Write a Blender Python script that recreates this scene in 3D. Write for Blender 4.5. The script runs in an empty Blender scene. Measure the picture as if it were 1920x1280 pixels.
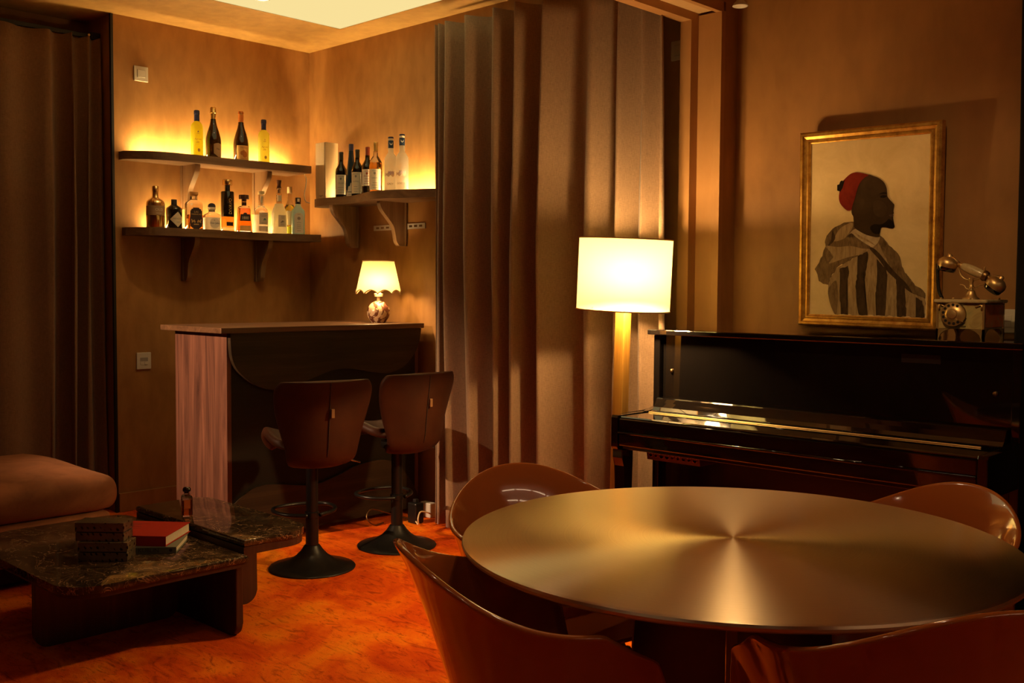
import bpy, bmesh, math, random
from math import sin, cos, pi, radians
from mathutils import Vector, Matrix

random.seed(7)
S = bpy.context.scene
COL = S.collection

# ------------------------------------------------------------------ camera
def set_camera():
    cd = bpy.data.cameras.new('camera')
    co = bpy.data.objects.new('camera', cd)
    COL.objects.link(co)
    yaw, pitch, roll = 2.33916412, -0.0497857323, 0.00660213531
    f = Vector((cos(pitch) * cos(yaw), cos(pitch) * sin(yaw), sin(pitch)))
    r0 = Vector((sin(yaw), -cos(yaw), 0))
    u0 = r0.cross(f)
    r = r0 * cos(roll) + u0 * sin(roll)
    u = -r0 * sin(roll) + u0 * cos(roll)
    M = Matrix(((r.x, u.x, -f.x, 0), (r.y, u.y, -f.y, 0), (r.z, u.z, -f.z, 1.295), (0, 0, 0, 1)))
    co.matrix_world = M
    cd.sensor_width = 36
    cd.lens = 1938.4 / 1920 * 36
    cd.clip_start = 0.05
    cd.clip_end = 60
    S.camera = co
set_camera()

# ------------------------------------------------------------------ world, exposure, lights
S.view_settings.view_transform = 'Standard'
S.view_settings.look = 'None'
S.view_settings.gamma = 1
S.view_settings.use_curve_mapping = False
S.view_settings.exposure = 0.0
S.cycles.sample_clamp_indirect = 6.0
S.cycles.caustics_reflective = False

W = bpy.data.worlds.new('night')
S.world = W
W.use_nodes = True
W.node_tree.nodes['Background'].inputs[0].default_value = (1.0, 0.62, 0.30, 1)
W.node_tree.nodes['Background'].inputs[1].default_value = 0.004

WARM = (1.0, 0.60, 0.235)
PINK = (1.0, 0.60, 0.33)

def lamp_light(name, kind, loc, power, col=WARM, size=0.05, aim=None, spot=60, blend=0.4, parent=None):
    ld = bpy.data.lights.new(name, kind)
    ld.energy = power
    ld.color = col
    if kind in ('POINT', 'SPOT'):
        ld.shadow_soft_size = size
    if kind == 'SPOT':
        ld.spot_size = radians(spot)
        ld.spot_blend = blend
    if kind == 'AREA':
        ld.size = size
    o = bpy.data.objects.new(name, ld)
    COL.objects.link(o)
    o.location = loc
    if aim is not None:
        d = Vector(aim) - Vector(loc)
        o.rotation_euler = d.to_track_quat('-Z', 'Y').to_euler()
    if parent:
        o.parent = parent
    return o

# spots in the ceiling, the portrait one made up (their housings are built further down)
SPOTS = [  # location, aim, power, cone
    ((-4.80, 3.05, 2.80), (-4.55, 3.05, 0.0), 20, 100),
    ((-5.15, -1.50, 2.80), (-4.74, 2.62, 0.86), 1500, 23),
    ((-3.20, 2.30, 2.80), (-3.0, 2.0, 0.0), 14, 80),
    ((-1.52, 2.46, 2.80), (-1.50, 2.52, 0.0), 15, 100),
    ((-0.95, 1.70, 2.80), (-1.80, 4.05, 1.25), 75, 38),  # added wall-washer without a known source, brightens portrait and telephone
]
for i, (loc, aim, pw, cone) in enumerate(SPOTS):
    lamp_light('ceiling_spot_beam', 'SPOT', loc, pw, PINK if i == 1 else WARM, 0.11 if i == 3 else 0.03, aim, cone, 1.0 if i in (1, 4) else 0.6)
FLOOR_LAMP_POWER = 14.0
FLOOR_LAMP_LOW = 62.0
TABLE_LAMP_POWER = 6.0
STRIP_STRENGTH = 400.0
PANEL_STRENGTH = 0.95

# ------------------------------------------------------------------ materials
def nmat(name, col, rough=0.6, metal=0.0, **kw):
    m = bpy.data.materials.new(name)
    m.use_nodes = True
    b = m.node_tree.nodes['Principled BSDF']
    b.inputs['Base Color'].default_value = (*col, 1)
    b.inputs['Roughness'].default_value = rough
    b.inputs['Metallic'].default_value = metal
    for k, v in kw.items():
        b.inputs[k.replace('_', ' ')].default_value = v
    return m

def N(m, t):
    return m.node_tree.nodes.new(t)

def L(m, a, b):
    m.node_tree.links.new(a, b)

def bsdf(m):
    return m.node_tree.nodes['Principled BSDF']

def coords(m, scale=(1, 1, 1), rot=(0, 0, 0), kind='Object'):
    tc = N(m, 'ShaderNodeTexCoord')
    mp = N(m, 'ShaderNodeMapping')
    mp.inputs['Scale'].default_value = scale
    mp.inputs['Rotation'].default_value = rot
    L(m, tc.outputs[kind], mp.inputs['Vector'])
    return mp.outputs['Vector']

def noise(m, vec, scale, detail=4, rough=0.55, dist=0.0):
    n = N(m, 'ShaderNodeTexNoise')
    n.inputs['Scale'].default_value = scale
    n.inputs['Detail'].default_value = detail
    n.inputs['Roughness'].default_value = rough
    n.inputs['Distortion'].default_value = dist
    L(m, vec, n.inputs['Vector'])
    return n.outputs['Fac']

def ramp(m, fac, stops):
    r = N(m, 'ShaderNodeValToRGB')
    e = r.color_ramp.elements
    while len(e) < len(stops):
        e.new(0.5)
    for el, (p, c) in zip(e, stops):
        el.position = p
        el.color = (*c, 1) if len(c) == 3 else c
    L(m, fac, r.inputs['Fac'])
    return r.outputs['Color']

def bump(m, h, strength=0.2, dist=0.01, target=None):
    b = N(m, 'ShaderNodeBump')
    b.inputs['Strength'].default_value = strength
    b.inputs['Distance'].default_value = dist
    L(m, h, b.inputs['Height'])
    L(m, b.outputs['Normal'], (target or bsdf(m)).inputs['Normal'])

def mixc(m, fac, a, b, mode='MIX'):
    x = N(m, 'ShaderNodeMix')
    x.data_type = 'RGBA'
    x.blend_type = mode
    if isinstance(fac, float):
        x.inputs[0].default_value = fac
    else:
        L(m, fac, x.inputs[0])
    for i, s in ((6, a), (7, b)):
        if isinstance(s, tuple):
            x.inputs[i].default_value = (*s, 1)
        else:
            L(m, s, x.inputs[i])
    return x.outputs[2]

def plaster(name, dark, mid, light):
    m = nmat(name, mid, 0.62)
    v = coords(m, (1.3, 1.3, 0.7))
    a = noise(m, v, 1.6, 5, 0.6, 0.6)
    c = ramp(m, a, [(0.28, dark), (0.5, mid), (0.75, light)])
    v2 = coords(m, (3, 3, 1.2))
    b = noise(m, v2, 5, 3, 0.5, 0.3)
    c2 = mixc(m, 0.35, c, ramp(m, b, [(0.3, dark), (0.7, light)]))
    L(m, c2, bsdf(m).inputs['Base Color'])
    v3 = coords(m, (1, 1, 1))
    bump(m, noise(m, v3, 60, 4, 0.6), 0.15, 0.004)
    return m

M_WALL = plaster('ochre_plaster', (0.22, 0.098, 0.022), (0.35, 0.168, 0.042), (0.46, 0.240, 0.068))
M_WALL2 = plaster('brown_plaster', (0.24, 0.112, 0.028), (0.32, 0.150, 0.040), (0.41, 0.198, 0.056))
M_CEIL = plaster('ceiling_plaster', (0.32, 0.175, 0.045), (0.43, 0.25, 0.066), (0.56, 0.345, 0.105))
M_STEEL_PAINT = plaster('painted_steel_brown', (0.34, 0.165, 0.05), (0.42, 0.215, 0.07), (0.47, 0.25, 0.09))
M_SOFFIT = plaster('bare_soffit', (0.55, 0.36, 0.16), (0.62, 0.42, 0.20), (0.66, 0.45, 0.22))
M_BLACK = nmat('black_matt', (0.006, 0.005, 0.005), 0.5)
M_BLACKSTEEL = nmat('black_steel', (0.012, 0.011, 0.010), 0.35, 0.3)
M_WHITEPL = nmat('white_plastic', (0.62, 0.58, 0.50), 0.4)
M_GREYPL = nmat('grey_plastic', (0.30, 0.29, 0.27), 0.4)
M_LACQ = nmat('black_lacquer', (0.004, 0.0032, 0.003), 0.06, 0, Coat_Weight=1.0, Coat_Roughness=0.02)
M_LACQ2 = nmat('black_lacquer_warm', (0.011, 0.005, 0.005), 0.12, 0, Coat_Weight=0.5, Coat_Roughness=0.05)
M_BRASS = nmat('old_brass', (0.66, 0.45, 0.19), 0.38, 0.9)
M_BRASSDARK = nmat('dark_brass', (0.23, 0.14, 0.06), 0.38, 1.0)
M_STEEL = nmat('steel', (0.6, 0.56, 0.5), 0.25, 1.0)

# carpet: rust red with ochre clouds and dark veins
def carpet():
    m = nmat('rust_carpet', (0.6, 0.1, 0.01), 0.95)
    v = coords(m, (1, 1.25, 1), (0, 0, 0.55))
    a = noise(m, v, 1.7, 5, 0.6, 1.6)
    c = ramp(m, a, [(0.30, (0.50, 0.036, 0.001)), (0.46, (0.72, 0.095, 0.002)), (0.58, (0.86, 0.17, 0.004)), (0.72, (0.90, 0.26, 0.008))])
    v2 = coords(m, (1, 2.8, 1), (0, 0, 0.75))
    b = noise(m, v2, 6.5, 6, 0.65, 1.9)
    r = ramp(m, b, [(0.30, (0.45, 0.28, 0.25)), (0.47, (1, 1, 1)), (0.62, (1, 1, 1)), (0.72, (1.05, 1.35, 1.3))])
    c2 = mixc(m, 0.9, c, r, 'MULTIPLY')
    v3 = coords(m, (1, 3.5, 1), (0, 0, 0.4))
    d = noise(m, v3, 14, 5, 0.7, 2.2)
    r3 = ramp(m, d, [(0.33, (0.38, 0.22, 0.2)), (0.42, (1, 1, 1)), (1, (1, 1, 1))])
    c3 = mixc(m, 0.8, c2, r3, 'MULTIPLY')
    L(m, c3, bsdf(m).inputs['Base Color'])
    bsdf(m).inputs['Specular IOR Level'].default_value = 0.1
    bsdf(m).inputs['Sheen Weight'].default_value = 0.0
    bsdf(m).inputs['Sheen Tint'].default_value = (1, 0.35, 0.08, 1)
    v4 = coords(m)
    bump(m, noise(m, v4, 220, 3, 0.7), 0.5, 0.006)
    return m
M_CARPET = carpet()

def linen(name, dark, light):
    m = nmat(name, light, 0.9)
    a = noise(m, coords(m, (60, 60, 900)), 1.0, 3, 0.6)
    b = noise(m, coords(m, (600, 600, 40)), 1.0, 3, 0.6)
    ca = ramp(m, a, [(0.3, dark), (0.65, light)])
    cb = ramp(m, b, [(0.3, dark), (0.65, light)])
    L(m, mixc(m, 0.5, ca, cb), bsdf(m).inputs['Base Color'])
    bsdf(m).inputs['Specular IOR Level'].default_value = 0.1
    bsdf(m).inputs['Sheen Weight'].default_value = 0.15
    bump(m, mixc(m, 0.5, ca, cb), 0.15, 0.002)
    return m
M_LINEN = linen('brown_linen', (0.17, 0.108, 0.066), (0.36, 0.235, 0.145))
M_LINEN_DK = linen('dark_linen', (0.14, 0.080, 0.042), (0.28, 0.170, 0.095))
M_DRAPE_BLACK = linen('black_drape', (0.008, 0.007, 0.006), (0.016, 0.014, 0.012))

def wood(name, dark, light, axis='x', rough=0.45, sc=1.0, **kw):
    m = nmat(name, light, rough, 0, **kw)
    s = {'x': (1.2, 22, 22), 'y': (22, 1.2, 22), 'z': (22, 22, 1.2)}[axis]
    s = tuple(k * sc for k in s)
    a = noise(m, coords(m, s), 1.0, 6, 0.65, 0.8)
    L(m, ramp(m, a, [(0.3, dark), (0.55, tuple((p + q) / 2 for p, q in zip(dark, light))), (0.72, light)]), bsdf(m).inputs['Base Color'])
    bump(m, a, 0.12, 0.003)
    return m
M_SHELF = wood('shelf_oak', (0.10, 0.050, 0.022), (0.22, 0.125, 0.060), 'y')
M_SHELFX = wood('shelf_oak_x', (0.10, 0.050, 0.022), (0.22, 0.125, 0.060), 'x')
M_BRACKET = wood('bracket_oak', (0.17, 0.095, 0.04), (0.36, 0.22, 0.11), 'z', 0.5, 0.7)
M_BOXWOOD = wood('pale_pine', (0.46, 0.33, 0.18), (0.60, 0.46, 0.27), 'z', 0.6, 0.8)
M_BAREND = wood('bar_end_walnut', (0.050, 0.017, 0.011), (0.27, 0.112, 0.066), 'z', 0.5, 0.9)
M_BARTOP = wood('bar_top_walnut', (0.080, 0.036, 0.015), (0.215, 0.112, 0.050), 'y', 0.45, 1.2)
M_BARFRONT = wood('bar_front_dark', (0.009, 0.006, 0.002), (0.017, 0.011, 0.004), 'y', 0.6, 0.6, Specular_IOR_Level=0.25)
M_BARPANEL = wood('bar_panel_walnut', (0.017, 0.010, 0.0035), (0.058, 0.034, 0.015), 'y', 0.55, 1.0, Specular_IOR_Level=0.3)
M_POLEWOOD = wood('burl_gold_wood', (0.17, 0.070, 0.008), (0.50, 0.27, 0.040), 'z', 0.4, 0.9)
M_TABLELEG = wood('coffee_leg_wood', (0.030, 0.013, 0.008), (0.075, 0.034, 0.020), 'z', 0.4)

def marble():
    m = nmat('brown_marble', (0.05, 0.03, 0.02), 0.08)
    a = noise(m, coords(m), 9, 8, 0.7, 0.8)
    base = ramp(m, a, [(0.32, (0.010, 0.006, 0.003)), (0.5, (0.034, 0.020, 0.010)), (0.66, (0.070, 0.042, 0.021)), (0.82, (0.13, 0.080, 0.042))])
    def veins(scale, w, dist):
        n = noise(m, coords(m, (1, 1.4, 1), (0, 0, 0.6)), scale, 5, 0.6, dist)
        s = N(m, 'ShaderNodeMath'); s.operation = 'SUBTRACT'; s.inputs[1].default_value = 0.5; L(m, n, s.inputs[0])
        ab = N(m, 'ShaderNodeMath'); ab.operation = 'ABSOLUTE'; L(m, s.outputs[0], ab.inputs[0])
        return ramp(m, ab.outputs[0], [(0.0, (1, 1, 1)), (w, (0, 0, 0))])
    c = mixc(m, veins(4.2, 0.010, 2.2), base, (0.36, 0.22, 0.115))
    c = mixc(m, veins(12, 0.013, 1.4), c, (0.19, 0.115, 0.058))
    L(m, c, bsdf(m).inputs['Base Color'])
    return m
M_MARBLE = marble()

def leather():
    m = nmat('cognac_leather', (0.12, 0.04, 0.016), 0.5, 0, Specular_IOR_Level=0.22)
    a = noise(m, coords(m), 6, 4)
    L(m, ramp(m, a, [(0.3, (0.034, 0.010, 0.004)), (0.7, (0.058, 0.018, 0.007))]), bsdf(m).inputs['Base Color'])
    bump(m, noise(m, coords(m), 260, 2), 0.12, 0.002)
    return m
M_LEATHER = leather()
M_SEAM = nmat('seam_thread', (0.03, 0.012, 0.006), 0.8)
M_TAB = nmat('leather_tab', (0.26, 0.13, 0.05), 0.5)

def velvet():
    m = nmat('brown_velvet', (0.3, 0.14, 0.06), 0.9)
    a = noise(m, coords(m), 5, 5, 0.6, 1.0)
    L(m, ramp(m, a, [(0.3, (0.23, 0.082, 0.028)), (0.7, (0.39, 0.150, 0.055))]), bsdf(m).inputs['Base Color'])
    bsdf(m).inputs['Sheen Weight'].default_value = 0.08
    bsdf(m).inputs['Sheen Tint'].default_value = (1, 0.5, 0.25, 1)
    bump(m, noise(m, coords(m), 30, 3), 0.15, 0.01)
    return m
M_VELVET = velvet()
M_CHAIR = nmat('gloss_rust_plastic', (0.58, 0.155, 0.030), 0.14, 0, Coat_Weight=1.0, Coat_Roughness=0.03)

def brushed():
    m = nmat('brushed_champagne_brass', (0.82, 0.66, 0.44), 0.36, 1.0)
    b = bsdf(m)
    b.inputs['Anisotropic'].default_value = 0.9
    b.inputs['Anisotropic Rotation'].default_value = 0.25
    t = N(m, 'ShaderNodeTangent')
    t.direction_type = 'RADIAL'
    t.axis = 'Z'
    L(m, t.outputs[0], b.inputs['Tangent'])
    # concentric turning marks
    tc = N(m, 'ShaderNodeTexCoord')
    ln = N(m, 'ShaderNodeVectorMath'); ln.operation = 'LENGTH'
    mp = N(m, 'ShaderNodeMapping'); mp.inputs['Scale'].default_value = (1, 1, 0)
    L(m, tc.outputs['Object'], mp.inputs['Vector']); L(m, mp.outputs['Vector'], ln.inputs[0])
    n = N(m, 'ShaderNodeTexNoise'); n.noise_dimensions = '1D'; n.inputs['Scale'].default_value = 260
    n.inputs['Detail'].default_value = 3
    L(m, ln.outputs['Value'], n.inputs['W'])
    L(m, ramp(m, n.outputs['Fac'], [(0.3, (0.80, 0.64, 0.42)), (0.7, (0.85, 0.69, 0.46))]), b.inputs['Base Color'])
    return m
M_BRUSHED = brushed()
M_BRASSEDGE = nmat('brass_edge', (0.55, 0.36, 0.15), 0.55, 0.5)
M_PEDESTAL = nmat('smoked_bronze', (0.16, 0.115, 0.07), 0.28, 1.0)

def emission(name, col, strength):
    m = bpy.data.materials.new(name)
    m.use_nodes = True
    nt = m.node_tree
    nt.nodes.remove(nt.nodes['Principled BSDF'])
    e = nt.nodes.new('ShaderNodeEmission')
    e.inputs[0].default_value = (*col, 1)
    e.inputs[1].default_value = strength
    nt.links.new(e.outputs[0], nt.nodes['Material Output'].inputs[0])
    return m
M_PANEL = emission('lit_ceiling_panel', (1.0, 0.78, 0.33), PANEL_STRENGTH)
M_STRIP = emission('led_strip_light', (1.0, 0.635, 0.24), STRIP_STRENGTH)
M_LINEAR = emission('linear_lamp_light', (1.0, 0.66, 0.38), 12.0)
M_SPOTGLOW = emission('spot_lens_light', (1.0, 0.74, 0.45), 60.0)
M_BULB = emission('bulb_light', (1.0, 0.72, 0.40), 14.0)

def shade_mat(name, col, tcol):
    """lamp-shade cloth: the bulbs inside shine through it"""
    m = nmat(name, col, 0.9)
    bsdf(m).inputs['Specular IOR Level'].default_value = 0.0
    t = N(m, 'ShaderNodeBsdfTranslucent')
    t.inputs[0].default_value = (*tcol, 1)
    x = N(m, 'ShaderNodeMixShader')
    x.inputs[0].default_value = 0.30
    L(m, bsdf(m).outputs[0], x.inputs[1])
    L(m, t.outputs[0], x.inputs[2])
    L(m, x.outputs[0], m.node_tree.nodes['Material Output'].inputs[0])
    return m
M_SHADE = shade_mat('drum_shade_cloth', (0.62, 0.60, 0.48), (0.80, 0.82, 0.46))
M_SHADE2 = shade_mat('small_shade_cloth', (0.62, 0.57, 0.43), (0.80, 0.80, 0.42))
M_SHADETRIM = nmat('shade_trim_braid', (0.60, 0.36, 0.14), 0.8)
M_CREAM = nmat('cream_enamel', (0.72, 0.55, 0.32), 0.4)

def gmat(name, col, rough=0.02, trans=1.0, ior=1.45):
    return nmat(name, col, rough, 0, Transmission_Weight=trans, IOR=ior)
G_CLEAR = gmat('clear_glass', (0.97, 0.95, 0.88))
G_DARK = nmat('dark_wine_glass', (0.010, 0.008, 0.003), 0.05, 0, Transmission_Weight=0.15)
G_BROWN = gmat('amber_bottle_glass', (0.42, 0.20, 0.03), 0.03)
G_GREEN = nmat('brown_green_glass', (0.035, 0.017, 0.004), 0.06, 0, Transmission_Weight=0.35)
G_BLUE = nmat('blue_glass', (0.022, 0.05, 0.085), 0.08, 0, Transmission_Weight=0.1)
G_GOLD = nmat('gold_mirror_glass', (0.86, 0.62, 0.26), 0.2, 1.0)
G_AMBER = gmat('amber_liquor', (0.85, 0.28, 0.02), 0.03)
G_HONEY = gmat('honey_liquor', (0.95, 0.55, 0.10), 0.03)
G_GREENYEL = gmat('lime_liquor', (0.85, 0.90, 0.10), 0.05)

def translucent(name, col, tfac=0.6):
    m = nmat(name, col, 0.45)
    t = N(m, 'ShaderNodeBsdfTranslucent')
    t.inputs[0].default_value = (*col, 1)
    x = N(m, 'ShaderNodeMixShader')
    x.inputs[0].default_value = tfac
    out = m.node_tree.nodes['Material Output']
    L(m, bsdf(m).outputs[0], x.inputs[1])
    L(m, t.outputs[0], x.inputs[2])
    L(m, x.outputs[0], out.inputs[0])
    return m
G_LEMON = translucent('lemon_frosted_glass', (1.0, 1.0, 0.10), 0.85)
G_LEMON2 = translucent('pale_lemon_frosted_glass', (1.0, 1.0, 0.28), 0.85)
G_FROST = translucent('frosted_white_glass', (1.0, 1.0, 0.92), 0.85)
G_MILK = translucent('dimpled_white_glass', (1.0, 1.0, 0.82), 0.8)
G_PALEBLUE = translucent('pale_blue_glass', (0.72, 0.92, 0.98), 0.6)
P_CREAM = nmat('cream_paper', (0.78, 0.70, 0.52), 0.7)
P_WHITE = nmat('white_paper', (0.85, 0.80, 0.68), 0.7)
P_TAN = nmat('tan_paper', (0.40, 0.26, 0.13), 0.7)
P_ORANGE = nmat('orange_paper', (0.85, 0.50, 0.14), 0.7)
P_NAVY = nmat('navy_capsule', (0.018, 0.025, 0.09), 0.45)
P_NAVY2 = nmat('navy_band', (0.02, 0.05, 0.12), 0.45)
P_INK = nmat('dark_ink', (0.03, 0.025, 0.03), 0.7)
P_GOLDINK = nmat('gold_ink', (0.55, 0.36, 0.12), 0.5)
P_GOLDINKM = nmat('pale_gold_ink', (0.80, 0.62, 0.30), 0.5)
P_GREYINK = nmat('grey_ink', (0.30, 0.27, 0.22), 0.7)
P_REDINK = nmat('red_brown_ink', (0.45, 0.10, 0.03), 0.7)
P_BLACKLBL = nmat('aubergine_label', (0.035, 0.018, 0.020), 0.6)
P_GOLDCAP = nmat('gold_foil', (0.75, 0.50, 0.16), 0.3, 0.9)
P_COPPER = nmat('copper_foil', (0.62, 0.22, 0.05), 0.35, 0.6)
P_REDCAP = nmat('red_capsule', (0.20, 0.035, 0.012), 0.4)
P_GREENCAP = nmat('dark_green_capsule', (0.022, 0.022, 0.010), 0.4)
P_CORK = nmat('cork', (0.62, 0.34, 0.11), 0.8)
P_DKWOOD = nmat('dark_cork_wood', (0.085, 0.035, 0.018), 0.5)
P_CLEARCAP = nmat('cream_cap', (0.82, 0.66, 0.36), 0.5)

# ------------------------------------------------------------------ mesh helpers
def obj(name, bm, mat, parent=None, smooth=False, angle=None, recalc=True):
    if recalc:
        bmesh.ops.recalc_face_normals(bm, faces=bm.faces)
    me = bpy.data.meshes.new(name)
    bm.to_mesh(me)
    bm.free()
    if smooth:
        for p in me.polygons:
            p.use_smooth = True
    if smooth and angle:
        try:
            me.set_sharp_from_angle(angle=radians(angle))
        except Exception:
            pass
    for mm in (mat if isinstance(mat, (list, tuple)) else [mat]):
        me.materials.append(mm)
    o = bpy.data.objects.new(name, me)
    COL.objects.link(o)
    if parent is not None:
        o.parent = parent
    return o

def thing(name, label, cat, loc=(0, 0, 0), rz=0.0, group=None, rot=None):
    o = bpy.data.objects.new(name, None)
    o.empty_display_size = 0.05
    COL.objects.link(o)
    o.location = loc
    o.rotation_euler = rot if rot else (0, 0, rz)
    o['label'] = label
    o['category'] = cat
    if group:
        o['group'] = group
    return o

def tag(o, label, cat, group=None):
    o['label'] = label
    o['category'] = cat
    if group:
        o['group'] = group
    return o

def struct(o, label=None):
    o['kind'] = 'structure'
    if label:
        o['label'] = label
    return o

def new():
    return bmesh.new()

def add_box(bm, x0, x1, y0, y1, z0, z1, bev=0.0, seg=2, mat=None):
    vs = [bm.verts.new(p) for p in ((x0, y0, z0), (x1, y0, z0), (x1, y1, z0), (x0, y1, z0), (x0, y0, z1), (x1, y0, z1), (x1, y1, z1), (x0, y1, z1))]
    fs = [bm.faces.new([vs[i] for i in q]) for q in ((3, 2, 1, 0), (4, 5, 6, 7), (0, 1, 5, 4), (1, 2, 6, 5), (2, 3, 7, 6), (3, 0, 4, 7))]
    if bev > 0:
        es = list({e for f in fs for e in f.edges})
        bmesh.ops.bevel(bm, geom=es, offset=bev, segments=seg, profile=0.5, affect='EDGES')
    return bm

def box(*a, **k):
    return add_box(new(), *a, **k)

def add_prism(bm, pts, z0, z1, M=None, bev=0.0, seg=2):
    """extrude a flat outline pts [(x, y)] from z0 to z1; M places it"""
    lo = [bm.verts.new((x, y, z0)) for x, y in pts]
    hi = [bm.verts.new((x, y, z1)) for x, y in pts]
    n = len(pts)
    f0 = bm.faces.new(lo[::-1])
    f1 = bm.faces.new(hi)
    for i in range(n):
        bm.faces.new((lo[i], lo[(i + 1) % n], hi[(i + 1) % n], hi[i]))
    if bev > 0:
        es = list(set(f0.edges) | set(f1.edges))
        r = bmesh.ops.bevel(bm, geom=es, offset=bev, segments=seg, profile=0.5, affect='EDGES')
    if M is not None:
        vs = {v for f in bm.faces for v in f.verts} if bev > 0 else set(lo + hi)
        bmesh.ops.transform(bm, matrix=M, verts=list(vs))
    return bm

def prism(*a, **k):
    return add_prism(new(), *a, **k)

XY2XZ = Matrix(((1, 0, 0, 0), (0, 0, -1, 0), (0, 1, 0, 0), (0, 0, 0, 1)))   # (x,y,z)->(x,-z,y)
XY2YZ = Matrix(((0, 0, 1, 0), (1, 0, 0, 0), (0, 1, 0, 0), (0, 0, 0, 1)))    # (x,y,z)->(z,x,y)

def add_lathe(bm, prof, n=24, c=(0, 0), z0=0.0, sq=2.0, ky=1.0, flute=0, fl=0.0, M=None):
    """turn prof [(r, z)]; sq > 2 squares the section; ky squeezes y; flute ribs it"""
    rings = []
    allv = []
    for r, z in prof:
        if r < 1e-6:
            v = bm.verts.new((c[0], c[1], z + z0))
            rings.append([v])
            allv.append(v)
            continue
        ring = []
        for i in range(n):
            a = 2 * pi * i / n
            ca, sa = cos(a), sin(a)
            k = (abs(ca) ** sq + abs(sa) ** sq) ** (-1 / sq)
            rr = r * k * (1 + fl * (0.5 + 0.5 * cos(flute * a)) if flute else 1)
            v = bm.verts.new((c[0] + rr * ca, c[1] + rr * sa * ky, z + z0))
            ring.append(v)
            allv.append(v)
        rings.append(ring)
    for a, b in zip(rings, rings[1:]):
        if len(a) == 1 and len(b) == 1:
            continue
        for i in range(n):
            j = (i + 1) % n
            if len(a) == 1:
                bm.faces.new((a[0], b[j], b[i]))
            elif len(b) == 1:
                bm.faces.new((a[i], a[j], b[0]))
            else:
                bm.faces.new((a[i], a[j], b[j], b[i]))
    for ring, flip in ((rings[0], True), (rings[-1], False)):
        if len(ring) > 2:
            bm.faces.new(ring[::-1] if flip else ring)
    if M is not None:
        bmesh.ops.transform(bm, matrix=M, verts=allv)
    return bm

def lathe(*a, **k):
    return add_lathe(new(), *a, **k)

def add_tube(bm, pts, r, n=8, closed=False, rads=None):
    P = [Vector(p) for p in pts]
    m = len(P)
    rings = []
    ref = None
    for i in range(m):
        if closed:
            t = P[(i + 1) % m] - P[i - 1]
        else:
            t = P[min(i + 1, m - 1)] - P[max(i - 1, 0)]
        t.normalize()
        if ref is None:
            ref = Vector((0, 0, 1)) if abs(t.z) < 0.9 else Vector((1, 0, 0))
        a = t.cross(ref)
        if a.length < 1e-5:
            a = t.orthogonal()
        a.normalize()
        b = t.cross(a)
        ref = -b if False else a.cross(t)
        rr = rads[i] if rads else r
        rings.append([bm.verts.new(P[i] + a * rr * cos(2 * pi * k / n) + b * rr * sin(2 * pi * k / n)) for k in range(n)])
    for i in range(m if closed else m - 1):
        A, B = rings[i], rings[(i + 1) % m]
        for k in range(n):
            bm.faces.new((A[k], A[(k + 1) % n], B[(k + 1) % n], B[k]))
    if not closed:
        bm.faces.new(rings[0][::-1])
        bm.faces.new(rings[-1])
    return bm

def tube(*a, **k):
    return add_tube(new(), *a, **k)

def grid_mesh(bm, rows, close_u=False):
    vs = [[bm.verts.new(p) for p in row] for row in rows]
    for a, b in zip(vs, vs[1:]):
        n = len(a)
        for i in range(n if close_u else n - 1):
            bm.faces.new((a[i], a[(i + 1) % n], b[(i + 1) % n], b[i]))
    return vs

def smooth_pts(ctrl, n=8, closed=False):
    """Catmull-Rom through the control points"""
    c = [Vector(p) for p in ctrl]
    out = []
    m = len(c)
    for i in range(m if closed else m - 1):
        p0 = c[i - 1] if (closed or i > 0) else c[0]
        p1, p2 = c[i], c[(i + 1) % m]
        p3 = c[(i + 2) % m] if (closed or i + 2 < m) else c[-1]
        for k in range(n):
            t = k / n
            out.append(0.5 * ((2 * p1) + (p2 - p0) * t + (2 * p0 - 5 * p1 + 4 * p2 - p3) * t * t + (3 * p1 - p0 - 3 * p2 + p3) * t ** 3))
    if not closed:
        out.append(c[-1])
    return out

def round_rect(x0, x1, y0, y1, rs, n=8):
    """corner radii rs in order (x0y0, x1y0, x1y1, x0y1)"""
    pts = []
    for (cx, cy, a0), r in zip(((x0, y0, pi), (x1, y0, 1.5 * pi), (x1, y1, 0), (x0, y1, 0.5 * pi)), rs):
        if r < 1e-4:
            pts.append((cx, cy))
            continue
        ox = cx + r if cx == x0 else cx - r
        oy = cy + r if cy == y0 else cy - r
        for k in range(n + 1):
            a = a0 + (pi / 2) * k / n
            pts.append((ox + r * cos(a), oy + r * sin(a)))
    return pts

def mod_subsurf(o, lv=1):
    m = o.modifiers.new('sub', 'SUBSURF')
    m.levels = lv
    m.render_levels = lv
    return o

def mod_solid(o, t, off=-1):
    m = o.modifiers.new('solid', 'SOLIDIFY')
    m.thickness = t
    m.offset = off
    return o

def mod_bevel(o, w, seg=2):
    m = o.modifiers.new('bev', 'BEVEL')
    m.width = w
    m.segments = seg
    m.limit_method = 'ANGLE'
    return o

def text_mesh(s, size, depth=0.0):
    cu = bpy.data.curves.new('lettering', 'FONT')
    cu.body = s
    cu.size = size
    cu.align_x = 'CENTER'
    cu.align_y = 'CENTER'
    cu.resolution_u = 2
    cu.extrude = depth
    t = bpy.data.objects.new('lettering', cu)
    me = bpy.data.meshes.new_from_object(t)
    bpy.data.objects.remove(t)
    bpy.data.curves.remove(cu)
    return me

def text_obj(name, s, size, mat, parent, M, depth=0.0004, squeeze=1.0):
    me = text_mesh(s, size, depth)
    bm = new()
    bm.from_mesh(me)
    bpy.data.meshes.remove(me)
    bmesh.ops.transform(bm, matrix=M @ Matrix.Diagonal((squeeze, 1, 1, 1)), verts=bm.verts)
    return obj(name, bm, mat, parent, recalc=False)

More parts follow.
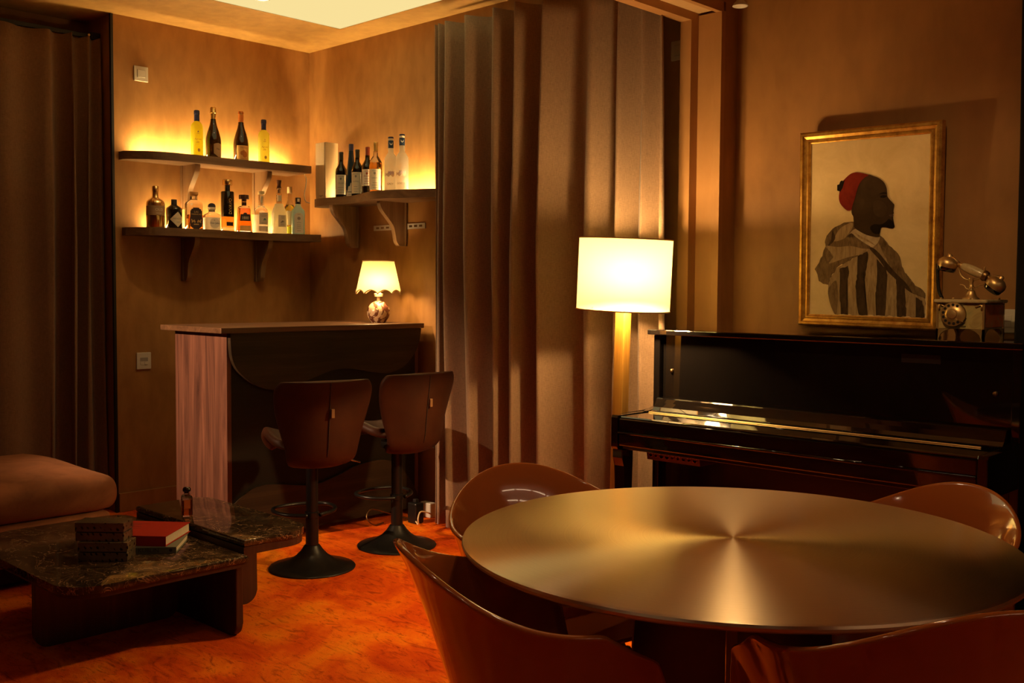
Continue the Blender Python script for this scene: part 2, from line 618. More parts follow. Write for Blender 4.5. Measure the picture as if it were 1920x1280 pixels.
def text_on_cyl(name, s, size, mat, parent, r, az, z, squeeze=1.0, vertical=False):
    """letters wrapped on a cylinder of radius r round the local z axis, centred on azimuth az"""
    me = text_mesh(s, size)
    bm = new()
    bm.from_mesh(me)
    bpy.data.meshes.remove(me)
    for v in bm.verts:
        x, y = v.co.x * squeeze, v.co.y
        if vertical:
            x, y = -y, x
        a = az + x / r
        v.co = Vector((r * cos(a), r * sin(a), z + y))
    return obj(name, bm, mat, parent, recalc=False)

def patch(r, az, half, z0, z1, n=10, zf=None):
    """label: a curved patch on a cylinder; zf(u) may trim top and bottom"""
    bm = new()
    rows = []
    for z in (0, 1):
        row = []
        for i in range(n + 1):
            u = i / n * 2 - 1
            a = az + u * half
            lo, hi = (z0, z1) if zf is None else zf(u)
            row.append((r * cos(a), r * sin(a), lo if z == 0 else hi))
        rows.append(row)
    grid_mesh(bm, rows)
    return bm

def frame_matrix(o, ex, ey):
    ex = Vector(ex).normalized()
    ey = Vector(ey).normalized()
    ez = ex.cross(ey)
    return Matrix(((ex.x, ey.x, ez.x, o[0]), (ex.y, ey.y, ez.y, o[1]), (ex.z, ey.z, ez.z, o[2]), (0, 0, 0, 1)))

# ------------------------------------------------------------------ room shell
CEIL = 2.835
WA, WB, WC = -5.73, 4.0, 4.10

struct(obj('floor', box(-6.3, 3.2, -3.4, 4.3, -0.1, 0.0), M_CARPET))
struct(obj('ceiling', box(-6.3, 3.2, -3.4, 4.3, CEIL, CEIL + 0.1), M_CEIL))
struct(obj('wall_left', box(-6.3, WA, 2.67, 4.3, 0, CEIL), M_WALL))
struct(obj('wall_left_niche', box(-6.3, -6.06, -3.4, 2.67, 0, CEIL), M_WALL2))
struct(obj('wall_back', box(WA, -2.56, WB, 4.3, 0, CEIL), M_WALL))
struct(obj('wall_back_lounge', box(-2.56, 3.2, WC, 4.3, 0, CEIL), M_WALL2))
struct(obj('wall_front', box(-6.3, 3.2, -3.4, -3.3, 0, CEIL), M_WALL2))
struct(obj('wall_right', box(3.1, 3.2, -3.3, 4.1, 0, CEIL), M_WALL2))
# partition above the wide opening, and its steel frame
struct(obj('wall_partition_header', box(-2.75, -2.56, -3.3, 4.0, 2.575, CEIL), M_WALL2))
bm = box(-2.748, -2.690, 3.925, 4.0, 0, 2.507)
add_box(bm, -2.748, -2.690, -3.3, 4.0, 2.507, 2.575)
struct(obj('trim_1', bm, M_STEEL_PAINT))
bm = box(-2.6896, -2.560, 3.982, 4.0, 0, 2.535)
struct(obj('trim_2', bm, M_STEEL_PAINT))
bm = box(-2.6896, -2.585, -3.3, 3.981, 2.545, 2.575)
struct(obj('trim_3', bm, M_SOFFIT))
struct(obj('trim_4', box(-2.584, -2.558, -3.3, 3.981, 2.528, 2.575), M_STEEL_PAINT))
struct(obj('trim_5', box(-2.5899, -2.5535, 3.960, 3.9815, 0, 2.53, 0.001), M_STEEL_PAINT))
# dark edging of the window niche and baseboard
struct(obj('trim_6', box(-5.742, -5.722, 2.658, 2.672, 0, CEIL - 0.002), M_BLACK))
struct(obj('baseboard_left', box(WA, WA + 0.014, 2.675, 3.995, 0, 0.11, 0.003), M_WALL))
struct(obj('baseboard_back', box(-2.55, 3.1, WC - 0.015, WC, 0, 0.11, 0.003), M_WALL2))

# lit stretch panel in the ceiling
t = thing('ceiling_light_panel', 'large glowing pale yellow panel set into the ceiling above the bar corner', 'ceiling light', (-4.41, 3.07, CEIL))
obj('diffuser', box(-0.635, 0.635, -0.67, 0.67, -0.006, -0.001), M_PANEL, t)
for a in ((-0.645, -0.635, -0.68, 0.68), (0.635, 0.645, -0.68, 0.68), (-0.635, 0.635, -0.68, -0.67), (-0.635, 0.635, 0.67, 0.68)):
    obj('frame_bar', box(*a, -0.008, -0.0005), M_CEIL, t)

# housings of the ceiling spots, including the added portrait one
for i, (loc, aim, pw, cone) in enumerate(SPOTS):
    t = thing('ceiling_spot', ['round ceiling spotlight over the bar counter', 'round ceiling spotlight far behind the sofa bench', 'round ceiling spotlight over the open carpet beside the stools', 'round ceiling spotlight right over the dining table', 'added unseen ceiling spotlight that brightens the framed portrait'][i], 'spotlight', (loc[0], loc[1], CEIL - 0.006))
    bm = lathe([(0.045, 0), (0.045, -0.012), (0.038, -0.014), (0.038, -0.001)], 20)
    obj('ring', bm, M_WHITEPL, t, True)
    obj('lens', lathe([(0.0, -0.0045), (0.037, -0.004)], 20), M_SPOTGLOW, t)

# ------------------------------------------------------------------ curtains
def curtain_rows(folds, z0, z1, depth, axis_to_world, n_per=14, nz=26, heading=0.09, seed=1):
    """folds: [(top position, bottom position, depth factor)] of each ridge along the rail"""
    rnd = random.Random(seed)
    rows = []
    for k in range(nz + 1):
        w = k / nz
        zz = z1 + (z0 - z1) * w
        row = []
        for i in range(len(folds) - 1):
            a, b = folds[i], folds[i + 1]
            pa = a[0] + (a[1] - a[0]) * w ** 0.8
            pb = b[0] + (b[1] - b[0]) * w ** 0.8
            for j in range(n_per):
                s = j / n_per
                d = (a[2] * (1 - s) + b[2] * s)
                # round ridge, deep valley in the middle between two ridges
                wave = 0.5 + 0.5 * cos(2 * pi * s)
                wave = wave ** 0.75
                amp = depth * d * (0.55 + 0.45 * min(1, w * 2.2))
                sway = 0.012 * sin(3.1 * w + i * 1.7) * min(1, w * 3)
                lean = 0.10 * (pb - pa) * sin(2 * pi * s) * d
                row.append(axis_to_world(pa + (pb - pa) * s + sway - lean, amp * (wave - 0.5) * 2, zz + (0.010 * wave if k == 0 else 0)))
        b = folds[-1]
        row.append(axis_to_world(b[0] + (b[1] - b[0]) * w ** 0.8, depth * b[2] * 0.6, zz))
        rows.append(row)
    return rows

def make_curtain(name, label, folds, z0, z1, depth, fn, mat, seed=1, loc=(0, 0, 0), extra=None):
    t = thing(name, label, 'curtain', loc)
    bm = new()
    grid_mesh(bm, curtain_rows(folds, z0, z1, depth, fn, seed=seed))
    o = obj('drape', bm, mat, t, True)
    mod_solid(o, 0.004, 0)
    return t

FB = [(-4.250, -4.215, .4), (-4.215, -4.175, .5), (-4.150, -4.085, .7), (-3.985, -3.895, .9), (-3.775, -3.715, .9), (-3.62, -3.575, 1.0),
      (-3.425, -3.380, 1.15), (-3.13, -3.115, .75), (-2.965, -2.945, .9), (-2.845, -2.80, .6), (-2.745, -2.675, .6)]
t = make_curtain('linen_curtain', 'long brown linen curtain hanging in folds behind the floor lamp', FB, 0.012, 2.715, 0.095, lambda p, d, z: (p, 3.80 - d, z), M_LINEN)
t['label'] = 'long brown linen curtain hanging in folds behind the drum-shaded floor lamp'
r = thing('curtain_rail', 'slim dark rail carrying the brown curtain behind the floor lamp', 'rail', (-3.48, 3.925, 2.69))
obj('track', box(-0.80, 0.72, -0.012, 0.012, -0.012, 0.012, 0.002), M_BRASSDARK, r)
for k in (-0.55, 0.1, 0.6):
    obj('bracket', box(k - 0.012, k + 0.012, -0.008, 0.0745, 0.012, 0.030, 0.002), M_BRASSDARK, r)

FL = [(1.2, 1.15, .9), (1.55, 1.50, .9), (1.90, 1.88, .5), (2.13, 2.12, .35), (2.36, 2.34, .6), (2.48, 2.46, 1.5), (2.585, 2.56, .8), (2.655, 2.66, .5)]
t = make_curtain('niche_curtain', 'dark brown curtain drawn across the window niche behind the sofa', FL, 0.012, 2.70, 0.055, lambda p, d, z: (-5.86 + d, p, z), M_LINEN_DK, 2)
r = thing('niche_curtain_rail', 'dark metal rail carrying the curtain of the window niche', 'rail', (-5.90, 1.9, 2.725))
obj('track', box(-0.010, 0.010, -0.75, 0.745, -0.012, 0.012, 0.002), M_BLACKSTEEL, r)
o = obj('bracket', box(-0.16, 0.03, 0.715, 0.765, -0.02, 0.02, 0.002), M_BLACKSTEEL, r)
obj('screw', lathe([(0, 0.0), (0.007, 0.0), (0.007, 0.004), (0, 0.004)], 10, M=Matrix.Translation((0.03, 0.70, 0.0)) @ Matrix.Rotation(pi / 2, 4, 'Y')), M_BRASS, r)

FR = [(-1.335, -1.335, .5), (-1.20, -1.20, .7), (-1.02, -1.02, .8), (-0.82, -0.82, .8), (-0.6, -0.6, .8), (-0.35, -0.35, .8), (-0.1, -0.1, .8)]
make_curtain('black_curtain', 'black curtain hanging at the far right beside the piano', FR, 0.012, 2.81, 0.022, lambda p, d, z: (p, 4.062 - d, z), M_DRAPE_BLACK, 3)

# ------------------------------------------------------------------ bar counter
t = thing('bar_counter', 'dark walnut home bar with wavy front panels and a slab top', 'bar', (-4.81, 3.29, 0))
# local: x toward the room (+), y along the front
obj('counter_top', box(-0.325, 0.29, -0.655, 0.655, 1.072, 1.10, 0.003), M_BARTOP, t)
obj('end_panel', box(-0.26, 0.255, -0.605, -0.580, 0.02, 1.0715, 0.001), M_BAREND, t)
obj('end_panel', box(-0.26, 0.255, 0.615, 0.64, 0.02, 1.0715, 0.001), M_BAREND, t)
obj('back_shelf', box(-0.26, 0.22, -0.579, 0.614, 0.50, 0.52), M_BARFRONT, t)
obj('front_panel', box(0.235, 0.2549, -0.5795, 0.6145, 0.03, 1.0715), M_BARFRONT, t)
val = smooth_pts([(-0.598, 1.02), (-0.59, 0.95), (-0.565, 0.895), (-0.527, 0.855), (-0.484, 0.822), (-0.434, 0.797), (-0.371, 0.78), (-0.306, 0.778), (-0.227, 0.791), (-0.119, 0.823), (-0.008, 0.855), (0.05, 0.864), (0.107, 0.864), (0.165, 0.858), (0.224, 0.848), (0.285, 0.835), (0.346, 0.827), (0.392, 0.825), (0.439, 0.832), (0.503, 0.853), (0.551, 0.888), (0.595, 0.936), (0.623, 0.991), (0.636, 1.05)], 4)
pts = [(-0.60, 1.071)] + [(p.x, p.y) for p in val] + [(0.638, 1.071)]
o = obj('valance', prism(pts, 0.2551, 0.283, XY2YZ), M_BARPANEL, t)
wav = smooth_pts([(-0.58, 0.214), (-0.537, 0.246), (-0.475, 0.279), (-0.424, 0.291), (-0.373, 0.292), (-0.296, 0.282), (-0.203, 0.265), (-0.135, 0.256), (-0.052, 0.259), (0.019, 0.274), (0.091, 0.294), (0.164, 0.317), (0.239, 0.33), (0.315, 0.336), (0.377, 0.333), (0.44, 0.316), (0.488, 0.289), (0.536, 0.239), (0.585, 0.176), (0.622, 0.114)], 4)
pts = [(-0.60, 0.03), (-0.60, 0.20)] + [(p.x, p.y) for p in wav] + [(0.636, 0.07), (0.636, 0.03)]
o = obj('wave_panel', prism(pts, 0.2551, 0.268, XY2YZ), M_BARPANEL, t)

# ------------------------------------------------------------------ wall shelves on scroll brackets
def bracket_outline(d, h):
    """side outline of a scroll bracket: x out from the wall, y down from the shelf"""
    c = smooth_pts([(d, 0), (d, -0.018), (d * 0.93, -0.05), (d * 0.72, -0.095), (d * 0.52, -0.14), (d * 0.44, -0.19), (d * 0.40, -h * 0.9), (d * 0.30, -h)], 5)
    return [(0.022, 0)] + [(p.x, p.y) for p in c] + [(0.022, -h)]

def make_shelf(name, label, loc, outline, th, brackets, bd, bh, wall, mat, strip):
    """outline in local wall coordinates: (along, out); wall 'A' runs along y and out along +x, 'B' along x and out along -y"""
    t = thing(name, label, 'shelf', loc, group='wavy wall shelves over the bar')
    M = Matrix(((0, 1, 0, 0), (1, 0, 0, 0), (0, 0, 1, 0), (0, 0, 0, 1))) if wall == 'A' else Matrix(((1, 0, 0, 0), (0, -1, 0, 0), (0, 0, 1, 0), (0, 0, 0, 1)))
    bm = prism(outline, 0, th)
    bmesh.ops.transform(bm, matrix=M, verts=bm.verts)
    obj('board', bm, mat, t)
    for a in brackets:
        bm = prism(bracket_outline(bd, bh), a - 0.016, a + 0.016)
        # local x out, y down, z along  ->  (along, out, z)
        bmesh.ops.transform(bm, matrix=M @ Matrix(((0, 0, 1, 0), (1, 0, 0, 0), (0, 1, 0, 0), (0, 0, 0, 1))), verts=bm.verts)
        b = obj('bracket', bm, M_BRACKET, t)
        bm = box(a - 0.024, a + 0.024, 0.0 if wall == 'A' else 0.0075, 0.0215, -bh, 0, 0.002)
        bmesh.ops.transform(bm, matrix=M, verts=bm.verts)
        obj('back_plate', bm, M_BRACKET, b)
    a0, a1 = strip
    bm = box(a0, a1, 0.050, 0.060, th, th + 0.005)
    bmesh.ops.transform(bm, matrix=M, verts=bm.verts)
    s = obj('led_strip', bm, M_STRIP, t)
    bm = box(a0 - 0.012, a0, 0.046, 0.064, th, th + 0.008)
    bmesh.ops.transform(bm, matrix=M, verts=bm.verts)
    obj('end_cap', bm, M_WHITEPL, s)
    return t

out = smooth_pts([(2.70, 0.055), (2.755, 0.125), (2.86, 0.190), (3.06, 0.212), (3.29, 0.215), (3.52, 0.235), (3.83, 0.262)], 7)
outline = [(2.70, 0.0)] + [(p.x, p.y) for p in out] + [(3.83, 0.0)]
make_shelf('upper_shelf', 'upper wavy wooden shelf with backlit yellow and dark bottles', (WA, 0, 2.019), outline, 0.046, (3.10, 3.588), 0.165, 0.26, 'A', M_SHELF, (2.79, 3.81))
out = smooth_pts([(2.715, 0.045), (2.80, 0.155), (2.92, 0.20), (3.14, 0.225), (3.30, 0.205), (3.50, 0.165), (3.66, 0.185), (3.80, 0.235), (3.90, 0.265)], 7)
outline = [(2.715, 0.0)] + [(p.x, p.y) for p in out] + [(3.90, 0.0)]
make_shelf('lower_shelf', 'lower wavy wooden shelf crowded with ten liquor bottles', (WA, 0, 1.592), outline, 0.045, (3.10, 3.60), 0.155, 0.255, 'A', M_SHELF, (2.86, 3.86))
out = smooth_pts([(-5.44, 0.05), (-5.462, 0.11), (-5.44, 0.165), (-5.36, 0.205), (-5.22, 0.205), (-5.02, 0.20), (-4.86, 0.245), (-4.70, 0.298), (-4.58, 0.285), (-4.45, 0.235), (-4.36, 0.19), (-4.28, 0.15)], 7)
outline = [(-5.43, 0.0)] + [(p.x, p.y) for p in out] + [(-4.28, 0.0)]
make_shelf('corner_shelf', 'wavy wooden shelf with wine bottles and a tall wooden box', (0, WB, 1.806), outline, 0.046, (-5.215, -4.752), 0.205, 0.255, 'B', M_SHELFX, (-5.40, -4.30))

# white cord between two shelves
o = obj('shelf_cord', tube(smooth_pts([(-5.50, 3.80, 2.013), (-5.502, 3.815, 1.985), (-5.487, 3.80, 1.935), (-5.480, 3.785, 1.885), (-5.474, 3.790, 1.842), (-5.473, 3.82, 1.834)], 6), 0.0035, 6), P_WHITE, None, True)
tag(o, 'thin white cord hanging between the upper shelf and the corner shelf', 'cord')

# perforated white mounting strip
t = thing('mounting_strip', 'white perforated mounting strip on the wall behind a shelf bracket', 'bracket', (-4.81, WB, 1.667))
obj('rail', box(-0.24, 0.24, -0.006, 0.0, -0.016, 0.016, 0.001), M_WHITEPL, t)
for k in (-0.20, -0.155, -0.105, 0.11, 0.155, 0.20):
    obj('slot', box(k - 0.014, k + 0.014, -0.0066, -0.0055, -0.006, 0.006), M_BRASSDARK, t)

# ------------------------------------------------------------------ wall switches
def make_switch(name, label, loc, rz, w, h, kind):
    """local: plate in the xz plane, facing -y"""
    t = thing(name, label, 'switch', loc, rz, group='white wall switches')
    obj('plate', box(-w / 2, w / 2, -0.009, 0, -h / 2, h / 2, 0.003), M_WHITEPL, t)
    if kind == 'rocker':
        obj('rocker', box(-w * 0.27, w * 0.27, -0.0125, -0.009, -h * 0.25, h * 0.25, 0.0015), M_WHITEPL, t)
        obj('gap', box(-w * 0.29, w * 0.29, -0.0095, -0.0088, -h * 0.27, h * 0.27), M_GREYPL, t)
    elif kind == 'thermostat':
        obj('screen', box(-w * 0.27, w * 0.27, -0.0105, -0.009, -0.002, h * 0.20, 0.0005), M_GREYPL, t)
        for s in (-1, 1):
            obj('button', box(s * w * 0.14 - w * 0.12, s * w * 0.14 + w * 0.12, -0.0115, -0.009, -h * 0.23, -0.004, 0.0008), M_WHITEPL, t)
    else:
        for sx in (-1, 1):
            for sz in (-1, 1):
                obj('button', box(sx * w * 0.17 - w * 0.16, sx * w * 0.17 + w * 0.16, -0.0115, -0.009, sz * h * 0.13 - h * 0.12, sz * h * 0.13 + h * 0.12, 0.0008), M_WHITEPL, t)
    return t
make_switch('wall_switch', 'square white rocker switch high on the wall by the niche curtain', (WA, 2.836, 2.522), pi / 2, 0.086, 0.086, 'rocker')
make_switch('wall_switch', 'white control plate with grey screen left of the bar', (WA, 2.834, 0.868), pi / 2, 0.088, 0.098, 'thermostat')
make_switch('wall_switch', 'square white rocker switch tucked high beside the steel door frame', (-2.803, WB, 2.402), 0, 0.086, 0.09, 'rocker')
make_switch('wall_switch', 'white four-button switch on the wall behind the old telephone', (-1.348, WC, 1.190), 0, 0.086, 0.09, 'quad')

# ------------------------------------------------------------------ piano
t = thing('upright_piano', 'black lacquered upright piano with closed fallboard under the portrait', 'piano', (-1.9025, 3.60, 0))
XL, XR = -0.7475, 0.7475
obj('lid', box(XL - 0.012, XR + 0.012, -0.012, 0.40, 1.108, 1.131, 0.004), M_LACQ, t)
for s, nm in ((XL, 'l'), (XR - 0.032, 'r')):
    obj('side_panel', box(s, s + 0.032, 0.02, 0.39, 0.0, 1.1075, 0.004), M_LACQ, t)
obj('upper_panel', box(XL + 0.033, XR - 0.033, 0.045, 0.065, 0.80, 1.1075), M_LACQ, t)
o = obj('lower_panel', box(XL + 0.033, XR - 0.033, 0.05, 0.07, 0.10, 0.64), M_LACQ2, t)
obj('bottom_rail', box(XL + 0.033, XR - 0.033, 0.03, 0.075, 0.0, 0.0995), M_LACQ2, t)
obj('back_frame', box(XL + 0.033, XR - 0.033, 0.36, 0.39, 0.02, 1.107), M_LACQ2, t)
# keybed with cheeks and key slip
obj('keybed', box(XL + 0.034, XR - 0.034, -0.245, 0.0445, 0.645, 0.70, 0.002), M_LACQ2, t)
obj('key_slip', box(XL + 0.034, XR - 0.034, -0.262, -0.2455, 0.66, 0.772, 0.005), M_LACQ, t)
obj('slip_moulding', tube([(XL + 0.036, -0.264, 0.715), (XR - 0.036, -0.264, 0.715)], 0.006, 8), M_LACQ, t, True)
for s in (XL, XR - 0.033):
    arm = [(0.0195, 0.645), (-0.262, 0.645), (-0.268, 0.655), (-0.268, 0.775), (-0.262, 0.785), (-0.05, 0.785), (0.0195, 0.80)]
    obj('cheek_arm', prism(arm, s, s + 0.033, XY2YZ, 0.003), M_LACQ, t)
# fallboard: flat cover over the keys and a curved back rising to the upper panel
prof = [(-0.25, 0.7005), (-0.25, 0.776), (-0.245, 0.781), (-0.06, 0.783), (-0.035, 0.789), (-0.022, 0.802), (-0.012, 0.820), (-0.004, 0.836), (0.004, 0.840), (0.0445, 0.840), (0.0445, 0.7005)]
obj('fallboard', prism(prof, XL + 0.036, XR - 0.036, XY2YZ), M_LACQ, t)
# long hinge of the fallboard
bm = tube([(XL + 0.05, -0.075, 0.784), (XR - 0.09, -0.075, 0.784)], 0.0035, 6)
for k in range(26):
    x = XL + 0.06 + k * 0.052
    add_tube(bm, [(x, -0.075, 0.784), (x + 0.003, -0.075, 0.784)], 0.0042, 6)
h = obj('hinge', bm, M_BRASS, t)
for s in (XL + 0.08, XR - 0.09):
    obj('knob', lathe([(0, 0), (0.008, 0), (0.009, 0.004), (0.006, 0.009), (0, 0.010)], 12, M=Matrix.Translation((s, 0.045, 0.955)) @ Matrix.Rotation(pi / 2, 4, 'X')), M_BRASSDARK, t, True)
obj('name_plate', box(0.33, 0.47, 0.0435, 0.0449, 1.045, 1.075), nmat('plate_brown', (0.018, 0.010, 0.007), 0.4), t)
for s in (XL + 0.005, XR - 0.055):
    leg = [(-0.262, 0.6445), (-0.262, 0.61), (-0.247, 0.575), (-0.243, 0.45), (-0.240, 0.0), (-0.198, 0.0), (-0.195, 0.45), (-0.188, 0.6445)]
    lg = obj('leg', prism(leg, s, s + 0.05, XY2YZ, 0.003), M_LACQ2, t)
    obj('foot_block', box(s - 0.002, s + 0.052, -0.245, -0.02, 0.0, 0.035, 0.004), M_LACQ2, lg)
# control box of knobs under the keybed
cb = obj('control_box', prism([(-0.16, 0.6445), (-0.03, 0.6445), (-0.03, 0.60), (-0.152, 0.60)], XL + 0.10, XL + 0.36, XY2YZ, 0.002), nmat('amber_box', (0.085, 0.022, 0.006), 0.4), t)
for k in range(9):
    r_ = [.010, .009, .013, .013, .009, .009, .011, .009, .012][k]
    bm = lathe([(r_, 0), (r_, 0.003), (r_ * 0.8, 0.003), (r_ * 0.8, 0)], 14, M=Matrix.Translation((XL + 0.122 + k * 0.027, -0.156, 0.622)) @ Matrix.Rotation(pi / 2, 4, 'X'))
    obj('knob_ring', bm, nmat('knob_amber', (0.30, 0.11, 0.03), 0.5) if k == 0 else bpy.data.materials['knob_amber'], cb)
for k in (-0.08, 0.0, 0.08):
    bm = tube(smooth_pts([(k, 0.03, 0.06), (k, -0.03, 0.055), (k, -0.08, 0.045)], 4), 0.008, 8, rads=None)
    obj('pedal', bm, M_BRASS, t, True)

# ------------------------------------------------------------------ framed portrait
def make_picture():
    w, h = 0.598, 0.813
    t = thing('framed_portrait', 'gilt framed portrait of a man in a red cap and striped robe', 'picture', (-1.908, 4.060, 1.150), rot=(radians(2.4), radians(0.7), 0))
    # local: x along the wall, z up, front faces -y
    fw = 0.048
    prof = [(0.0, 0.030), (0.0, -0.004), (0.007, -0.012), (0.016, -0.012), (0.019, -0.006), (0.030, -0.002), (0.034, -0.006), (0.040, -0.006), (0.044, 0.002), (fw, 0.004), (fw, 0.030)]
    corners = [(-w / 2, 0), (w / 2, 0), (w / 2, h), (-w / 2, h)]
    inward = [(1, 1), (-1, 1), (-1, -1), (1, -1)]
    for k, nm in enumerate(('bottom', 'right', 'top', 'left')):
        bm = new()
        a, b = k, (k + 1) % 4
        ra = [bm.verts.new((corners[a][0] + inward[a][0] * u, v, corners[a][1] + inward[a][1] * u)) for u, v in prof]
        rb = [bm.verts.new((corners[b][0] + inward[b][0] * u, v, corners[b][1] + inward[b][1] * u)) for u, v in prof]
        n = len(prof)
        for i in range(n):
            bm.faces.new((ra[i], ra[(i + 1) % n], rb[(i + 1) % n], rb[i]))
        bm.faces.new(ra); bm.faces.new(rb[::-1])
        obj('frame_rail', bm, M_GILT, t)
    iw, ih = w - 2 * fw, h - 2 * fw
    cv = obj('canvas', box(-iw / 2 - 0.004, iw / 2 + 0.004, 0.006, 0.012, fw - 0.004, h - fw + 0.004), M_CANVAS, t)
    P = {
    'robe': [(0.169, 0.177), (0.167, 0.138), (0.179, 0.085), (0.2, 0.043), (0.231, 0.004), (0.507, 0.004), (0.757, 0.003), (0.985, 0.003), (0.988, 0.095), (0.986, 0.135), (0.948, 0.164), (0.903, 0.179), (0.865, 0.214), (0.819, 0.249), (0.795, 0.284), (0.778, 0.335), (0.747, 0.365), (0.685, 0.401), (0.638, 0.443), (0.606, 0.458), (0.607, 0.433), (0.553, 0.388), (0.53, 0.38), (0.451, 0.368), (0.404, 0.332), (0.323, 0.307), (0.242, 0.276), (0.193, 0.223)],
    'stripe': [(0.267, 0.27), (0.34, 0.286), (0.349, 0.254), (0.334, 0.192), (0.319, 0.118), (0.346, 0.003), (0.284, 0.003), (0.271, 0.086), (0.274, 0.17)],
    'stripe.1': [(0.423, 0.342), (0.506, 0.368), (0.512, 0.326), (0.493, 0.254), (0.479, 0.172), (0.489, 0.109), (0.515, 0.003), (0.443, 0.004), (0.417, 0.088), (0.407, 0.171), (0.429, 0.254)],
    'stripe.2': [(0.586, 0.326), (0.657, 0.275), (0.677, 0.234), (0.668, 0.152), (0.661, 0.004), (0.586, 0.003), (0.581, 0.1), (0.589, 0.193), (0.595, 0.275)],
    'stripe.3': [(0.751, 0.224), (0.813, 0.184), (0.827, 0.113), (0.836, 0.004), (0.764, 0.004), (0.754, 0.102)],
    'stripe.4': [(0.912, 0.114), (0.965, 0.094), (0.985, 0.003), (0.915, 0.003), (0.918, 0.054)],
    'hood': [(0.388, 0.539), (0.335, 0.537), (0.278, 0.528), (0.221, 0.512), (0.18, 0.486), (0.147, 0.461), (0.131, 0.424), (0.14, 0.403), (0.116, 0.361), (0.091, 0.318), (0.058, 0.281), (0.042, 0.265), (0.068, 0.233), (0.08, 0.196), (0.119, 0.182), (0.169, 0.177), (0.193, 0.223), (0.242, 0.276), (0.323, 0.307), (0.404, 0.332), (0.451, 0.368), (0.53, 0.38), (0.553, 0.388), (0.498, 0.414), (0.417, 0.449), (0.32, 0.451), (0.376, 0.488), (0.392, 0.514)],
    'hood_lining': [(0.375, 0.532), (0.315, 0.522), (0.262, 0.498), (0.228, 0.462), (0.215, 0.428), (0.30, 0.442), (0.335, 0.465), (0.372, 0.50)],
    'robe_shade': [(0.186, 0.17), (0.24, 0.20), (0.255, 0.12), (0.25, 0.02), (0.231, 0.004), (0.2, 0.043), (0.179, 0.085), (0.167, 0.138)],
    'hood_crease': [(0.20, 0.49), (0.225, 0.45), (0.20, 0.42), (0.16, 0.40), (0.19, 0.44)],
    'hood_fold': [(0.14, 0.403), (0.25, 0.395), (0.36, 0.40), (0.46, 0.385), (0.53, 0.38), (0.45, 0.352), (0.34, 0.335), (0.25, 0.315), (0.17, 0.30), (0.215, 0.34), (0.18, 0.37)],
    'fur_trim': [(0.606, 0.458), (0.638, 0.443), (0.685, 0.401), (0.747, 0.365), (0.778, 0.335), (0.795, 0.284), (0.819, 0.249), (0.865, 0.214), (0.903, 0.179), (0.948, 0.164), (0.986, 0.135), (0.987, 0.105), (0.949, 0.119), (0.889, 0.134), (0.843, 0.169), (0.797, 0.194), (0.727, 0.244), (0.688, 0.295), (0.64, 0.356), (0.599, 0.418)],
    'robe_opening': [(0.53, 0.38), (0.553, 0.388), (0.609, 0.356), (0.672, 0.305), (0.75, 0.244), (0.828, 0.194), (0.886, 0.136), (0.813, 0.168), (0.743, 0.214), (0.673, 0.259), (0.602, 0.326)],
    'shirt': [(0.32, 0.447), (0.376, 0.488), (0.424, 0.497), (0.496, 0.47), (0.599, 0.453), (0.607, 0.433), (0.561, 0.393), (0.498, 0.409), (0.417, 0.446), (0.365, 0.473)],
    'shirt_fold': [(0.40, 0.475), (0.45, 0.455), (0.52, 0.43), (0.575, 0.40), (0.52, 0.42), (0.44, 0.445)],
    'head': [(0.366, 0.607), (0.383, 0.565), (0.388, 0.524), (0.40, 0.50), (0.496, 0.462), (0.599, 0.447), (0.609, 0.468), (0.618, 0.499), (0.652, 0.503), (0.683, 0.498), (0.713, 0.495), (0.731, 0.502), (0.725, 0.522), (0.709, 0.537), (0.719, 0.554), (0.711, 0.565), (0.722, 0.582), (0.708, 0.598), (0.722, 0.612), (0.724, 0.627), (0.702, 0.643), (0.67, 0.671), (0.665, 0.69), (0.659, 0.72), (0.638, 0.751), (0.599, 0.775), (0.552, 0.79), (0.489, 0.799), (0.41, 0.75)],
    'beard': [(0.609, 0.468), (0.618, 0.499), (0.652, 0.503), (0.683, 0.498), (0.713, 0.495), (0.731, 0.502), (0.725, 0.522), (0.704, 0.539), (0.681, 0.548), (0.659, 0.533), (0.62, 0.519), (0.558, 0.52), (0.527, 0.501), (0.559, 0.469)],
    'cheek': [(0.56, 0.65), (0.63, 0.645), (0.665, 0.61), (0.65, 0.57), (0.60, 0.56), (0.555, 0.59)],
    'ear': [(0.432, 0.662), (0.457, 0.668), (0.473, 0.655), (0.469, 0.625), (0.454, 0.605), (0.436, 0.621)],
    'eye': [(0.607, 0.674), (0.632, 0.681), (0.663, 0.676), (0.648, 0.667), (0.617, 0.667)],
    'brow': [(0.598, 0.688), (0.631, 0.697), (0.665, 0.694), (0.659, 0.688), (0.628, 0.689)],
    'lips': [(0.681, 0.57), (0.711, 0.573), (0.721, 0.563), (0.696, 0.56)],
    'cap': [(0.366, 0.607), (0.333, 0.603), (0.292, 0.625), (0.264, 0.651), (0.255, 0.683), (0.263, 0.724), (0.281, 0.765), (0.329, 0.799), (0.369, 0.815), (0.417, 0.817), (0.481, 0.806), (0.509, 0.797), (0.473, 0.783), (0.434, 0.754), (0.411, 0.714), (0.396, 0.673), (0.373, 0.627)],
    'tassel': [(0.269, 0.713), (0.24, 0.72), (0.246, 0.735), (0.242, 0.751), (0.259, 0.757), (0.262, 0.771), (0.278, 0.777), (0.288, 0.773), (0.304, 0.774), (0.298, 0.759), (0.285, 0.734)],
    }
